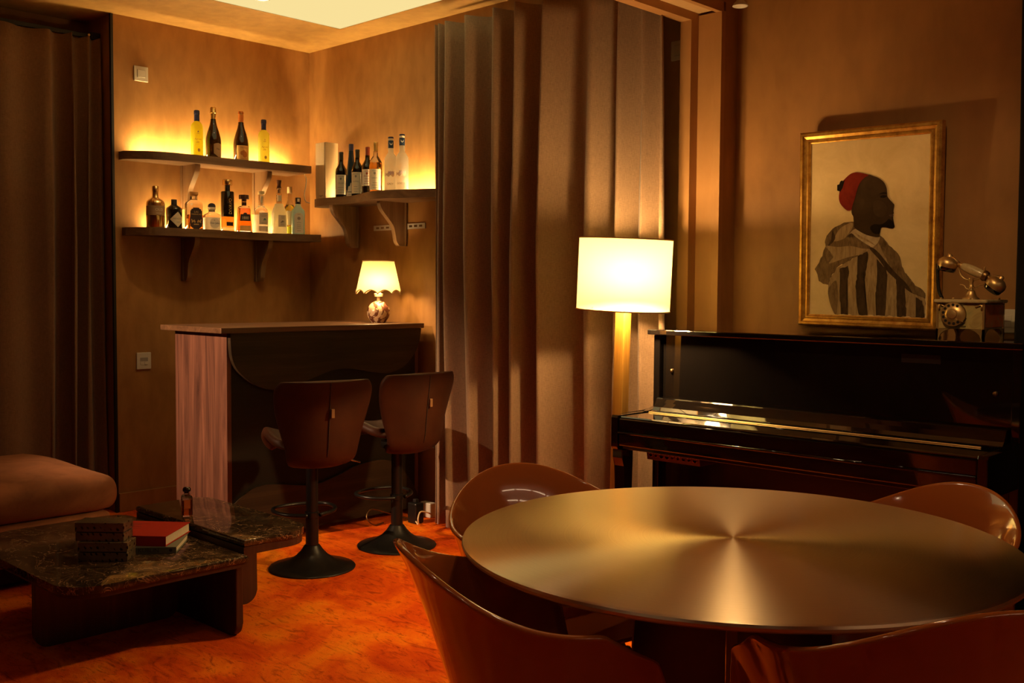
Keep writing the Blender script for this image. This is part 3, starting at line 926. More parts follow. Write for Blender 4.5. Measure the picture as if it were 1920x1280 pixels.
    colr = {'robe': M_ROBE, 'stripe': M_STRIPE, 'hood': M_HOOD, 'hood_lining': M_ROBE, 'robe_shade': M_HOOD, 'hood_crease': M_STRIPE, 'shirt_fold': M_ROBE, 'hood_fold': M_ROBE, 'fur_trim': M_HOOD, 'robe_opening': M_STRIPE, 'shirt': M_SHIRT,
            'head': M_FACE, 'beard': M_BEARD, 'cheek': M_FACE2, 'ear': M_FACE2, 'eye': M_BEARD, 'brow': M_BEARD, 'lips': M_LIPS, 'cap': M_CAP, 'tassel': M_BEARD}
    for k, (nm, pl) in enumerate(P.items()):
        nm = nm.split('.')[0]
        q = [(-iw / 2 + u * iw, fw + v * ih) for u, v in pl]
        if nm in ('stripe', 'fur_trim', 'hood', 'robe'):
            q = jag(q, 0.006)
        elif nm == 'tassel':
            q = jag(q, 0.010)
        else:
            q = [(p.x, p.y) for p in smooth_pts([(x, z, 0) for x, z in q], 4, True)]
        bm = new()
        vs = [bm.verts.new((x, 0.0056 - 0.0002 * (k + 1), z)) for x, z in q]
        f = bm.faces.new(vs)
        bmesh.ops.triangulate(bm, faces=[f])
        obj(nm, bm, colr[nm], cv, recalc=False)

def jag(q, a):
    rnd = random.Random(3)
    res = []
    for (p, r_) in zip(q, q[1:] + q[:1]):
        n = max(1, int(math.dist(p, r_) / 0.010))
        for k in range(n):
            s = k / n
            j = a if k else a * 0.3
            res.append((p[0] + (r_[0] - p[0]) * s + rnd.uniform(-j, j) * 0.5, p[1] + (r_[1] - p[1]) * s + rnd.uniform(-j, j) * 0.5))
    return res

def paint(name, a, b, sc=20, stretch=(1, 1, 1)):
    m = nmat(name, a, 0.8, 0, Specular_IOR_Level=0.08)
    n = noise(m, coords(m, stretch), sc, 5, 0.65, 0.6)
    L(m, ramp(m, n, [(0.3, a), (0.7, b)]), bsdf(m).inputs['Base Color'])
    return m
M_CANVAS = paint('aged_canvas', (0.70, 0.52, 0.25), (0.86, 0.66, 0.35), 7)
M_ROBE = paint('robe_paint', (0.22, 0.14, 0.065), (0.46, 0.32, 0.17), 26, (3, 1, 0.5))
M_STRIPE = paint('stripe_paint', (0.030, 0.017, 0.008), (0.085, 0.050, 0.025), 30, (2, 1, 0.6))
M_HOOD = paint('hood_paint', (0.085, 0.050, 0.022), (0.24, 0.155, 0.075), 28, (2, 1, 0.7))
M_SHIRT = paint('shirt_paint', (0.34, 0.25, 0.15), (0.60, 0.47, 0.30), 26)
M_FACE = paint('face_paint', (0.036, 0.020, 0.009), (0.060, 0.034, 0.015), 14)
M_FACE2 = paint('face_light_paint', (0.048, 0.028, 0.013), (0.072, 0.042, 0.019), 16)
M_BEARD = nmat('beard_paint', (0.012, 0.007, 0.003), 0.8, 0, Specular_IOR_Level=0.08)
M_LIPS = nmat('lip_paint', (0.06, 0.024, 0.014), 0.7)
M_CAP = paint('cap_paint', (0.13, 0.011, 0.005), (0.24, 0.026, 0.011), 16)
def gilt():
    m = nmat('gilt_wood', (0.5, 0.28, 0.06), 0.38, 0.75)
    n = noise(m, coords(m), 22, 5, 0.7)
    L(m, ramp(m, n, [(0.3, (0.30, 0.13, 0.018)), (0.55, (0.62, 0.34, 0.065)), (0.8, (0.80, 0.50, 0.14))]), bsdf(m).inputs['Base Color'])
    bump(m, n, 0.2, 0.003)
    return m
M_GILT = gilt()
make_picture()

# ------------------------------------------------------------------ floor lamp
t = thing('floor_lamp', 'tall floor lamp with glowing white drum shade and gold wooden post', 'lamp', (-2.722, 3.46, 0), rot=(0, radians(1.4), 0))
obj('post', box(-0.0245, 0.0245, -0.0245, 0.0245, 0.03, 1.26, 0.003), M_POLEWOOD, t)
obj('base', lathe([(0, 0), (0.15, 0), (0.15, 0.02), (0.145, 0.028), (0, 0.030)], 32), M_BLACKSTEEL, t, True, 40)
RS, Z0, Z1 = 0.196, 1.214, 1.512
tilt = Matrix.Translation((0, 0, 1.36)) @ Matrix.Rotation(radians(1.2), 4, 'Y') @ Matrix.Translation((0, 0, -1.36))
bm = new()
rows = [[(RS * cos(2 * pi * i / 48), RS * sin(2 * pi * i / 48), z) for i in range(48)] for z in (Z0, Z0 + 0.1, Z0 + 0.2, Z1)]
grid_mesh(bm, rows, True)
bmesh.ops.transform(bm, matrix=tilt, verts=bm.verts)
sh = obj('shade', bm, M_SHADE, t, True)
for z in (Z0, Z1):
    bm = tube([(RS * cos(2 * pi * i / 48), RS * sin(2 * pi * i / 48), z) for i in range(48)], 0.003, 6, True)
    bmesh.ops.transform(bm, matrix=tilt, verts=bm.verts)
    obj('rim', bm, M_SHADETRIM, sh, True)
bm = new()
for k in range(3):
    a = 2 * pi * k / 3 + 0.5
    add_tube(bm, [(0, 0, 1.262), (RS * cos(a), RS * sin(a), Z0 + 0.012)], 0.002, 5)
bmesh.ops.transform(bm, matrix=tilt, verts=bm.verts)
obj('spider', bm, M_STEEL, sh)
obj('bulb', lathe([(0, 1.26), (0.014, 1.262), (0.016, 1.29), (0.028, 1.33), (0.031, 1.355), (0.022, 1.382), (0, 1.39)], 16), M_BULB, t, True)
lamp_light('floor_lamp_glow', 'POINT', (-0.01, 0.04, 1.474), FLOOR_LAMP_POWER, WARM, 0.022, parent=t)
lamp_light('floor_lamp_glow', 'SPOT', (0.05, -0.05, 1.275), FLOOR_LAMP_LOW, WARM, 0.035, (0.05, -0.05, 0.0), 140, 0.1, parent=t)
lamp_light('floor_lamp_glow', 'POINT', (0.055, -0.055, 1.37), 16.0, WARM, 0.035, parent=t)

# ------------------------------------------------------------------ small table lamp on the bar
t = thing('table_lamp', 'small lit lamp with scalloped shade and round marbled base on the bar', 'lamp', (-4.715, 3.765, 1.10))
def globe_mat():
    m = nmat('marbled_ceramic', (0.5, 0.35, 0.2), 0.25)
    n = noise(m, coords(m), 13, 4, 0.6, 1.2)
    L(m, ramp(m, n, [(0.0, (0.10, 0.030, 0.016)), (0.47, (0.16, 0.055, 0.028)), (0.50, (0.72, 0.55, 0.33)), (1, (0.80, 0.62, 0.38))]), bsdf(m).inputs['Base Color'])
    return m
prof = [(0.0, 0), (0.040, 0)] + [(0.0665 * sin(a), 0.061 - 0.0665 * cos(a)) for a in [0.75 + k * 0.19 for k in range(11)]] + [(0.018, 0.126), (0.0, 0.1265)]
obj('base', lathe(prof, 32), globe_mat(), t, True, 50)
obj('neck', lathe([(0.010, 0.1266), (0.010, 0.150), (0.024, 0.152), (0.026, 0.168), (0.012, 0.172), (0.012, 0.20), (0, 0.20)], 20), M_CREAM, t, True, 40)
NS = 10
def sh_r(z):
    return 0.132 + (0.090 - 0.132) * (z - 0.165) / (0.357 - 0.165)
bm = new()
na = 80
rows = []
for k in range(5):
    row = []
    for i in range(na):
        a = 2 * pi * i / na
        zb = 0.168 + 0.022 * abs(sin(NS * a / 2 + 0.4)) ** 0.8
        zz = zb + (0.357 - zb) * k / 4
        row.append((sh_r(zz) * cos(a), sh_r(zz) * sin(a), zz))
    rows.append(row)
grid_mesh(bm, rows, True)
sh = obj('shade', bm, M_SHADE2, t, True)
obj('scalloped_trim', tube([(x * 1.01, y * 1.01, z) for x, y, z in rows[0]], 0.0032, 6, True), M_SHADETRIM, sh, True)
obj('top_trim', tube([(x * 1.005, y * 1.005, z) for x, y, z in rows[-1]][::2], 0.0032, 6, True), M_SHADETRIM, sh, True)
obj('bulb', lathe([(0, 0.2), (0.012, 0.202), (0.024, 0.235), (0.026, 0.25), (0.018, 0.272), (0, 0.278)], 14), M_BULB, t, True)
lamp_light('table_lamp_glow', 'POINT', (0.04, -0.03, 0.225), TABLE_LAMP_POWER, WARM, 0.03, parent=t)

# ------------------------------------------------------------------ bar stools
def copy_tree(o, parent=None):
    c = o.copy()
    COL.objects.link(c)
    if parent is not None:
        c.parent = parent
    for ch in list(o.children):
        copy_tree(ch, c)
    return c

def stool_surface(path, u_n=10):
    """path: [(forward, z, half width, curl)] -> rows across"""
    rows = []
    for x, z, hw, cx, cz in path:
        row = []
        for i in range(u_n + 1):
            u = i / u_n * 2 - 1
            k = u * u
            row.append((x + cx * k, hw * u, z + cz * k))
        rows.append(row)
    return rows

def lerp_path(ctrl, n=3):
    a = smooth_pts([(p[0], p[1], p[2]) for p in ctrl], n)
    b = smooth_pts([(p[3], p[4], 0) for p in ctrl], n)
    return [(p.x, p.y, p.z, q.x, q.y) for p, q in zip(a, b)]

def make_stool():
    t = thing('bar_stool', 'x', 'bar stool', group='leather bar stools at the bar')
    seat = lerp_path([(0.205, 0.545, 0.12, -0.05, 0.020), (0.195, 0.563, 0.17, -0.05, 0.028), (0.16, 0.575, 0.205, -0.04, 0.045), (0.06, 0.562, 0.215, -0.01, 0.050), (-0.06, 0.553, 0.20, 0.03, 0.030), (-0.125, 0.560, 0.172, 0.045, 0.018), (-0.150, 0.580, 0.155, 0.055, 0.012)])
    back = lerp_path([(-0.105, 0.520, 0.135, 0.03, 0.012), (-0.155, 0.535, 0.150, 0.05, 0.012), (-0.178, 0.58, 0.157, 0.065, 0.006), (-0.188, 0.66, 0.178, 0.080, 0), (-0.200, 0.75, 0.204, 0.085, 0), (-0.212, 0.83, 0.218, 0.080, -0.004), (-0.219, 0.872, 0.212, 0.075, -0.008), (-0.222, 0.892, 0.190, 0.065, -0.008)])
    bm = new()
    grid_mesh(bm, stool_surface(seat))
    s = obj('seat', bm, M_LEATHER, t, True)
    mod_solid(s, 0.046, 1); mod_subsurf(s, 2)
    bm = new()
    grid_mesh(bm, stool_surface(back))
    b = obj('backrest', bm, M_LEATHER, t, True)
    mod_solid(b, 0.040, 1); mod_subsurf(b, 2)
    # stitched seam down the back, with a small leather tab
    cen = [(x - 0.0415, 0, z) for x, z, *_ in back]
    o = obj('seam', tube([(p[0] - 0.0, 0, p[2]) for p in cen[4:-2]], 0.0026, 6), M_SEAM, b, True)
    k = len(cen) * 5 // 8
    o = obj('pull_tab', box(cen[k][0] - 0.010, cen[k][0] + 0.004, -0.018, -0.003, 0.725, 0.765, 0.002), M_TAB, b)
    obj('seat_plate', lathe([(0, 0.50), (0.075, 0.50), (0.08, 0.512), (0.08, 0.535), (0, 0.535)], 20), M_BLACKSTEEL, t, True, 40)
    obj('gas_column', lathe([(0, 0.265), (0.0275, 0.265), (0.0275, 0.505), (0, 0.505)], 20), M_BLACKSTEEL, t, True, 40)
    obj('outer_sleeve', lathe([(0, 0.06), (0.0295, 0.06), (0.0295, 0.235), (0.033, 0.237), (0.033, 0.262), (0.0295, 0.2645), (0, 0.2645)], 20), M_BLACKSTEEL, t, True, 40)
    prof = [(0, 0), (0.198, 0), (0.2, 0.005), (0.196, 0.010), (0.15, 0.020), (0.11, 0.035), (0.075, 0.058), (0.052, 0.082), (0.038, 0.103), (0.034, 0.108), (0, 0.108)]
    obj('base', lathe(prof, 40), M_BLACKSTEEL, t, True, 50)
    ring = smooth_pts([(-0.028, 0.03, 0.25), (0.02, 0.11, 0.252), (0.10, 0.145, 0.255), (0.18, 0.12, 0.257), (0.215, 0.0, 0.258), (0.18, -0.12, 0.257), (0.10, -0.145, 0.255), (0.02, -0.11, 0.252), (-0.028, -0.03, 0.25)], 6)
    obj('footrest', tube(ring, 0.0095, 8), M_BLACKSTEEL, t, True)
    obj('height_lever', tube([(-0.02, -0.04, 0.508), (-0.02, -0.16, 0.500), (-0.02, -0.23, 0.478)], 0.005, 6), M_STEEL, t, True)
    return t
st1 = make_stool()
st1.location = (-3.965, 2.775, 0)
st1.rotation_euler = (0, 0, radians(164))
st1['label'] = 'brown leather bar stool nearer the coffee tables, turned slightly away from the bar'
st2 = copy_tree(st1)
st2.location = (-4.01, 3.32, 0)
st2.rotation_euler = (0, 0, radians(179))
st2['label'] = 'brown leather bar stool beside the long brown curtain'

# ------------------------------------------------------------------ sofa bench
t = thing('sofa_bench', 'low brown velvet sofa bench in front of the niche curtain', 'sofa', (-5.0, 1.45, 0))
bm = box(-0.49, 0.50, -0.75, 0.67, 0.285, 0.445)
bmesh.ops.subdivide_edges(bm, edges=bm.edges, cuts=15, use_grid_fill=True)
RC = 0.072
for v in bm.verts:
    c = v.co
    # crowd the rows towards the edges, then round the edges off
    for k, (lo, hi) in enumerate(((-0.49, 0.50), (-0.75, 0.67), (0.285, 0.445))):
        h = (hi - lo) / 2
        u = (c[k] - lo - h) / h
        c[k] = lo + h + h * math.copysign(1 - max(0.0, 1 - abs(u)) ** 1.5, u)
    q = Vector((min(max(c.x, -0.49 + RC), 0.50 - RC), min(max(c.y, -0.75 + RC), 0.67 - RC), min(max(c.z, 0.285 + RC), 0.445 - RC)))
    d = c - q
    if d.length > 1e-6:
        m_ = max(abs(d.x), abs(d.y), abs(d.z))
        c = q + d.normalized() * m_ if m_ > 0 else c
    if c.z > 0.38:
        c.z += 0.020 * max(0, 1 - (c.x / 0.5) ** 2) * max(0, 1 - (c.y / 0.75) ** 4) + 0.003 * sin(9 * c.x + 5 * c.y)
    v.co = c
o = obj('cushion', bm, M_VELVET, t, True)
o = obj('base', box(-0.49, 0.47, -0.75, 0.63, 0.10, 0.284, 0.02, 3), M_VELVET, t, True, 40)
obj('plinth', box(-0.45, 0.40, -0.70, 0.58, 0.02, 0.099), M_BLACK, t)
for sx in (-0.42, 0.40):
    for sy in (-0.66, 0.56):
        obj('foot', lathe([(0, 0), (0.025, 0), (0.03, 0.0999), (0, 0.0999)], 14, c=(sx, sy)) if False else lathe([(0, 0), (0.025, 0), (0.027, 0.0195), (0, 0.0195)], 14, c=(sx, sy)), M_BLACK, t, True, 40)

# ------------------------------------------------------------------ two nesting coffee tables
def marble_top(name, pts, z0, z1, bev, t, cut_edge=None):
    bm = prism(pts, z0, z1, None, bev, 4)
    return obj(name, bm, M_MARBLE, t, True, 50)

t = thing('coffee_table', 'low brown marble coffee table carrying books and patterned boxes', 'coffee table', (-3.83, 1.72, 0), group='paired marble coffee tables')
pts = round_rect(-0.50, 0.515, -0.345, 0.320, (0.22, 0.13, 0.0, 0.10), 10)
marble_top('marble_top', pts, 0.285, 0.311, 0.011, t)
obj('under_frame', prism(round_rect(-0.485, 0.505, -0.33, 0.318, (0.21, 0.12, 0.0, 0.09), 8), 0.268, 0.2848), M_TABLELEG, t)
pn = round_rect(-0.30, 0.29, 0.0, 0.2675, (0.05, 0.05, 0, 0), 6)
obj('leg_panel', prism([(x + 0.19, z) for x, z in pn], -0.316, -0.288, XY2XZ, 0.004), M_TABLELEG, t)
pn = round_rect(-0.285, 0.268, 0.0, 0.2675, (0.05, 0.05, 0, 0), 6)
obj('leg_panel', prism(pn, 0.055, 0.085, XY2YZ, 0.004), M_TABLELEG, t)

t = thing('coffee_table', 'small taller marble coffee table holding a perfume bottle, nested against the larger one', 'coffee table', (-3.79, 2.21, 0), group='paired marble coffee tables')
pts = round_rect(-0.43, 0.435, -0.164, 0.160, (0.0, 0.0, 0.13, 0.09), 10)
marble_top('marble_top', pts, 0.331, 0.357, 0.010, t)
obj('under_frame', prism(round_rect(-0.425, 0.43, -0.1635, 0.152, (0.0, 0.0, 0.12, 0.08), 8), 0.300, 0.3308), M_TABLELEG, t)
pn = round_rect(-0.16, 0.10, 0.0, 0.2995, (0.05, 0.05, 0, 0), 6)
obj('leg_panel', prism(pn, 0.07, 0.10, XY2YZ, 0.004), M_TABLELEG, t)
pn = round_rect(-0.40, 0.0, 0.0, 0.2995, (0.05, 0.05, 0, 0), 6)
obj('leg_panel', prism(pn, -0.10, -0.07, XY2XZ, 0.004), M_TABLELEG, t)

# books
def make_book(name, label, loc, rz, w, d, h, cover, pages, title=None, tsize=0.02, tmat=None):
    """spine faces -y, pages face +x and +y"""
    t = thing(name, label, 'book', loc, rz, group='books on the coffee table')
    c = 0.003
    bm = box(-w / 2, w / 2, -d / 2, d / 2, 0, c, 0.0008)
    add_box(bm, -w / 2, w / 2, -d / 2, d / 2, h - c, h, 0.0008)
    add_box(bm, -w / 2, w / 2, -d / 2, -d / 2 + c, c, h - c)
    obj('cover', bm, cover, t)
    obj('pages', box(-w / 2 + 0.004, w / 2 - 0.004, -d / 2 + c, d / 2 - 0.004, c, h - c), pages, t)
    if title:
        M = frame_matrix((-0.005, -d / 2 - 0.0004, h / 2), (1, 0, 0), (0, 0, 1))
        text_obj('spine_lettering', title, tsize, tmat, t, M)
    return t
M_PAGES = wood('page_edges', (0.62, 0.52, 0.36), (0.74, 0.64, 0.46), 'x', 0.8, 4)
M_REDBOOK = nmat('red_book_cloth', (0.36, 0.018, 0.003), 0.7, 0, Specular_IOR_Level=0.15)
M_GREENBOOK = nmat('grey_green_book', (0.13, 0.135, 0.09), 0.55)
b1 = make_book('book', 'grey-green paperback lying under the thick red book', (-3.672, 1.862, 0.3115), radians(50), 0.19, 0.22, 0.024, M_GREENBOOK, M_PAGES, 'KUBLIN', 0.022, P_INK)
obj('spine_mark', lathe([(0.006, 0), (0.006, 0.0004), (0.004, 0.0004), (0.004, 0)], 14, M=Matrix.Translation((0.075, -0.1101, 0.012)) @ Matrix.Rotation(pi / 2, 4, 'X')), P_INK, b1)
b2 = make_book('book', 'thick red hardback lying on the grey-green book', (-3.741, 1.840, 0.3358), radians(40), 0.28, 0.24, 0.038, M_REDBOOK, M_PAGES)
for k in range(9):
    obj('cover_lettering', box(-0.115 + (k % 2) * 0.004, -0.005 - (k * 37 % 5) * 0.012, 0.075 - k * 0.016, 0.0785 - k * 0.016, 0.0380, 0.0383), nmat('cover_ink', (0.12, 0.012, 0.006), 0.6) if k == 0 else bpy.data.materials['cover_ink'], b2)

# patterned gift boxes: print of small flourishes on silvery paper
def giftpaper(name, a, b):
    m = nmat(name, a, 0.22, 0.35)
    n = noise(m, coords(m), 9, 3)
    base = ramp(m, n, [(0.35, a), (0.65, b)])
    v = N(m, 'ShaderNodeTexVoronoi')
    v.inputs['Scale'].default_value = 1.0
    v.inputs['Randomness'].default_value = 0.25
    L(m, coords(m, (45, 45, 45)), v.inputs['Vector'])
    w = N(m, 'ShaderNodeTexWave')
    w.inputs['Scale'].default_value = 16
    w.inputs['Distortion'].default_value = 5
    w.inputs['Detail'].default_value = 3
    L(m, coords(m, (1, 1, 1), (0.5, 0.5, 0.5)), w.inputs['Vector'])
    r1 = ramp(m, v.outputs['Distance'], [(0.20, (1, 1, 1)), (0.34, (0, 0, 0))])
    r2 = ramp(m, w.outputs['Fac'], [(0.62, (0, 0, 0)), (0.72, (1, 1, 1))])
    mk = mixc(m, 1.0, r1, r2, 'MULTIPLY')
    L(m, mixc(m, mk, base, (0.012, 0.008, 0.006)), bsdf(m).inputs['Base Color'])
    return m
M_GIFT = giftpaper('flourish_paper', (0.12, 0.084, 0.048), (0.22, 0.155, 0.090))
M_GIFT2 = giftpaper('flourish_paper_gold', (0.15, 0.105, 0.056), (0.30, 0.195, 0.095))
def make_giftbox(label, loc, rz, mats):
    t = thing('gift_box', label, 'box', loc, rz, group='patterned boxes on the coffee table')
    w, d = 0.176, 0.086
    obj('base', box(-w / 2, w / 2, -d / 2, d / 2, 0, 0.030, 0.0012), mats[0], t)
    obj('inner_rim', box(-w / 2 + 0.003, w / 2 - 0.003, -d / 2 + 0.003, d / 2 - 0.003, 0.030, 0.034), P_INK, t)
    obj('lid', box(-w / 2 - 0.001, w / 2 + 0.001, -d / 2 - 0.001, d / 2 + 0.001, 0.034, 0.067, 0.0012), mats[1], t)
    return t
make_giftbox('lower patterned silvery box of the stack beside the red book', (-3.638, 1.653, 0.3115), radians(45), (M_GIFT, M_GIFT2))
make_giftbox('upper patterned silvery box, on top of its stack beside the red book', (-3.664, 1.655, 0.3788), radians(43), (M_GIFT, M_GIFT))

# perfume bottle
t = thing('perfume_bottle', 'small square perfume bottle with black cap and orange label', 'bottle', (-3.89, 2.105, 0.3575), radians(-25))
obj('glass', lathe([(0, 0), (0.0205, 0), (0.022, 0.003), (0.022, 0.078), (0.019, 0.086), (0.010, 0.089), (0.010, 0.094), (0, 0.094)], 32, sq=6), G_CLEAR, t, True, 40)
obj('perfume', lathe([(0, 0.006), (0.0185, 0.006), (0.0185, 0.068), (0, 0.068)], 32, sq=6), G_AMBER, t, True, 40)
obj('label', box(0.0223, 0.0227, -0.012, 0.012, 0.034, 0.070), nmat('orange_label', (0.55, 0.12, 0.02), 0.5), t)
obj('cap', lathe([(0, 0.0945), (0.010, 0.0945), (0.0105, 0.100), (0.016, 0.103), (0.0165, 0.112), (0.012, 0.119), (0, 0.121)], 24), M_LACQ, t, True, 50)

# ------------------------------------------------------------------ round dining table
TC = (-1.243, 2.008)
t = thing('dining_table', 'round dining table with radially gleaming brushed brass top', 'table', (*TC, 0))
prof = [(0, 0.722), (0.602, 0.722), (0.610, 0.727), (0.612, 0.733), (0.610, 0.738), (0.604, 0.741), (0, 0.741)]
bm = lathe(prof[:1] + prof[1:], 128)
obj('top', bm, M_BRUSHED, t, True, 30)
obj('sub_top', lathe([(0, 0.70), (0.20, 0.70), (0.22, 0.7215), (0, 0.7215)], 48), M_PEDESTAL, t, True, 40)
for k in range(4):
    a = radians(-58 + 90 * k)
    fin = [(0.0, 0.02), (0.228, 0.02), (0.218, 0.25), (0.207, 0.50), (0.195, 0.699), (0.0, 0.699)]
    bm = prism(fin, -0.011, 0.011, XY2XZ)
    bmesh.ops.transform(bm, matrix=Matrix.Rotation(a, 4, 'Z') @ Matrix.Translation((0.012, 0, 0)), verts=bm.verts)
    f = obj('pedestal_fin', bm, M_PEDESTAL, t)
    bm = prism([(0.2285, 0.02), (0.2325, 0.02), (0.2225, 0.25), (0.2115, 0.50), (0.1995, 0.699), (0.1955, 0.699), (0.2075, 0.50), (0.2185, 0.25)], -0.0115, 0.0115, XY2XZ)
    bmesh.ops.transform(bm, matrix=Matrix.Rotation(a, 4, 'Z') @ Matrix.Translation((0.012, 0, 0)), verts=bm.verts)
    obj('edge_strip', bm, M_BRASSEDGE, f)
obj('foot_plate', lathe([(0, 0), (0.24, 0), (0.245, 0.006), (0.24, 0.0195), (0, 0.0195)], 64), M_PEDESTAL, t, True, 40)

# ------------------------------------------------------------------ tub chairs
def chair_shell():
    """one-piece moulded tub; local +x is forward"""
    nt, ns = 44, 10
    rim, pan = [], []
    for i in range(nt + 1):
        u = i / nt * 2 - 1                   # -1 right arm tip, 0 back, 1 left arm tip
        s = abs(u)
        sg = 1 if u >= 0 else -1
        if s < 0.52:
            a = s / 0.52 * (pi / 2)
            x, y = -0.03 - 0.289 * cos(a) ** 0.95, 0.285 * sin(a) ** 0.95
        else:
            k = (s - 0.52) / 0.48
            x, y = -0.03 + 0.168 * k, 0.285 - 0.014 * k * k
        so = s if s < 0.52 else 0.52 + 0.48 * (x + 0.03) / 0.237
        if so < 0.563:
            z = 0.685 + 0.119 * max(0, cos(so / 0.563 * pi / 2)) ** 2.475
        else:
            z = 0.685 - 0.069 * sin(min(1, (so - 0.563) / 0.337) * pi / 2)
        if s > 0.86:
            k = (s - 0.86) / 0.14
            z -= 0.115 * k ** 3.0
            x -= 0.014 * k ** 2
        rim.append(Vector((x, sg * y, z)))
        a = s * (pi / 2)
        if s < 0.45:
            b = s / 0.45 * (pi / 2)
            px, py = -0.075 - 0.10 * cos(b), 0.195 * sin(b)
        else:
            k = (s - 0.45) / 0.55
            px, py = -0.075 + 0.22 * k, 0.195 + 0.02 * k
        pan.append(Vector((px, sg * py, 0.415 + 0.02 * s)))
    rows = []
    for j in range(ns + 1):
        w = j / ns
        row = []
        for r_, p in zip(rim, pan):
            k = w ** 0.8
            q = r_ * (1 - k) + p * k
            q.z = r_.z + (p.z - r_.z) * w
            row.append(q)
        rows.append(row)
    for w in (0.25, 0.5, 0.75, 1.0):
        row = []
        for p in pan:
            cx = max(-0.10, p.x)
            q = Vector((p.x + (cx - p.x) * w, p.y * (1 - w), p.z - 0.018 * sin(w * pi / 2) * (1 if p.x < 0.2 else 0.3)))
            row.append(q)
        rows.append(row)
    return rows

def make_chair():
    t = thing('tub_chair', 'x', 'chair', group='glossy tub chairs at the round table')
    bm = new()
    grid_mesh(bm, chair_shell())
    bmesh.ops.remove_doubles(bm, verts=bm.verts, dist=0.0005)
    o = obj('shell', bm, M_CHAIR, t, True)
    mod_solid(o, 0.013, 0)
    mod_bevel(o, 0.004, 2)
    mod_subsurf(o, 1)
    for sx in (-1, 1):
        for sy in (-1, 1):
            pts = [(sx * 0.10 + 0.03, sy * 0.10, 0.395), (sx * 0.12 - 0.01, sy * 0.15, 0.20), (sx * 0.13 - 0.05, sy * 0.19, 0.0)]
            obj('leg', tube(pts, 0.012, 10, rads=[0.016, 0.014, 0.010]), M_BLACKSTEEL, t, True)
    obj('leg_mount', lathe([(0, 0.378), (0.13, 0.378), (0.14, 0.392), (0, 0.392)], 24, c=(0.03, 0)), M_BLACKSTEEL, t, True, 40)
    return t

def seat_chair(c, x, y, ang, label, src=None):
    o = src or copy_tree(c)
    o.location = (x, y, 0)
    o.rotation_euler = (0, 0, radians(ang))
    o['label'] = label
    return o
c0 = make_chair()
seat_chair(c0, -1.381, 1.552, 62.5, 'glossy rust tub chair nearest the coffee tables, seen from its side', c0)
seat_chair(c0, -0.798, 1.852, 145, 'glossy rust tub chair at the near side of the table, back toward the right edge')
seat_chair(c0, -1.728, 1.994, -20, 'glossy rust tub chair facing out in front of the long brown curtain')
seat_chair(c0, -1.096, 2.435, 248, 'glossy rust tub chair standing in front of the piano')

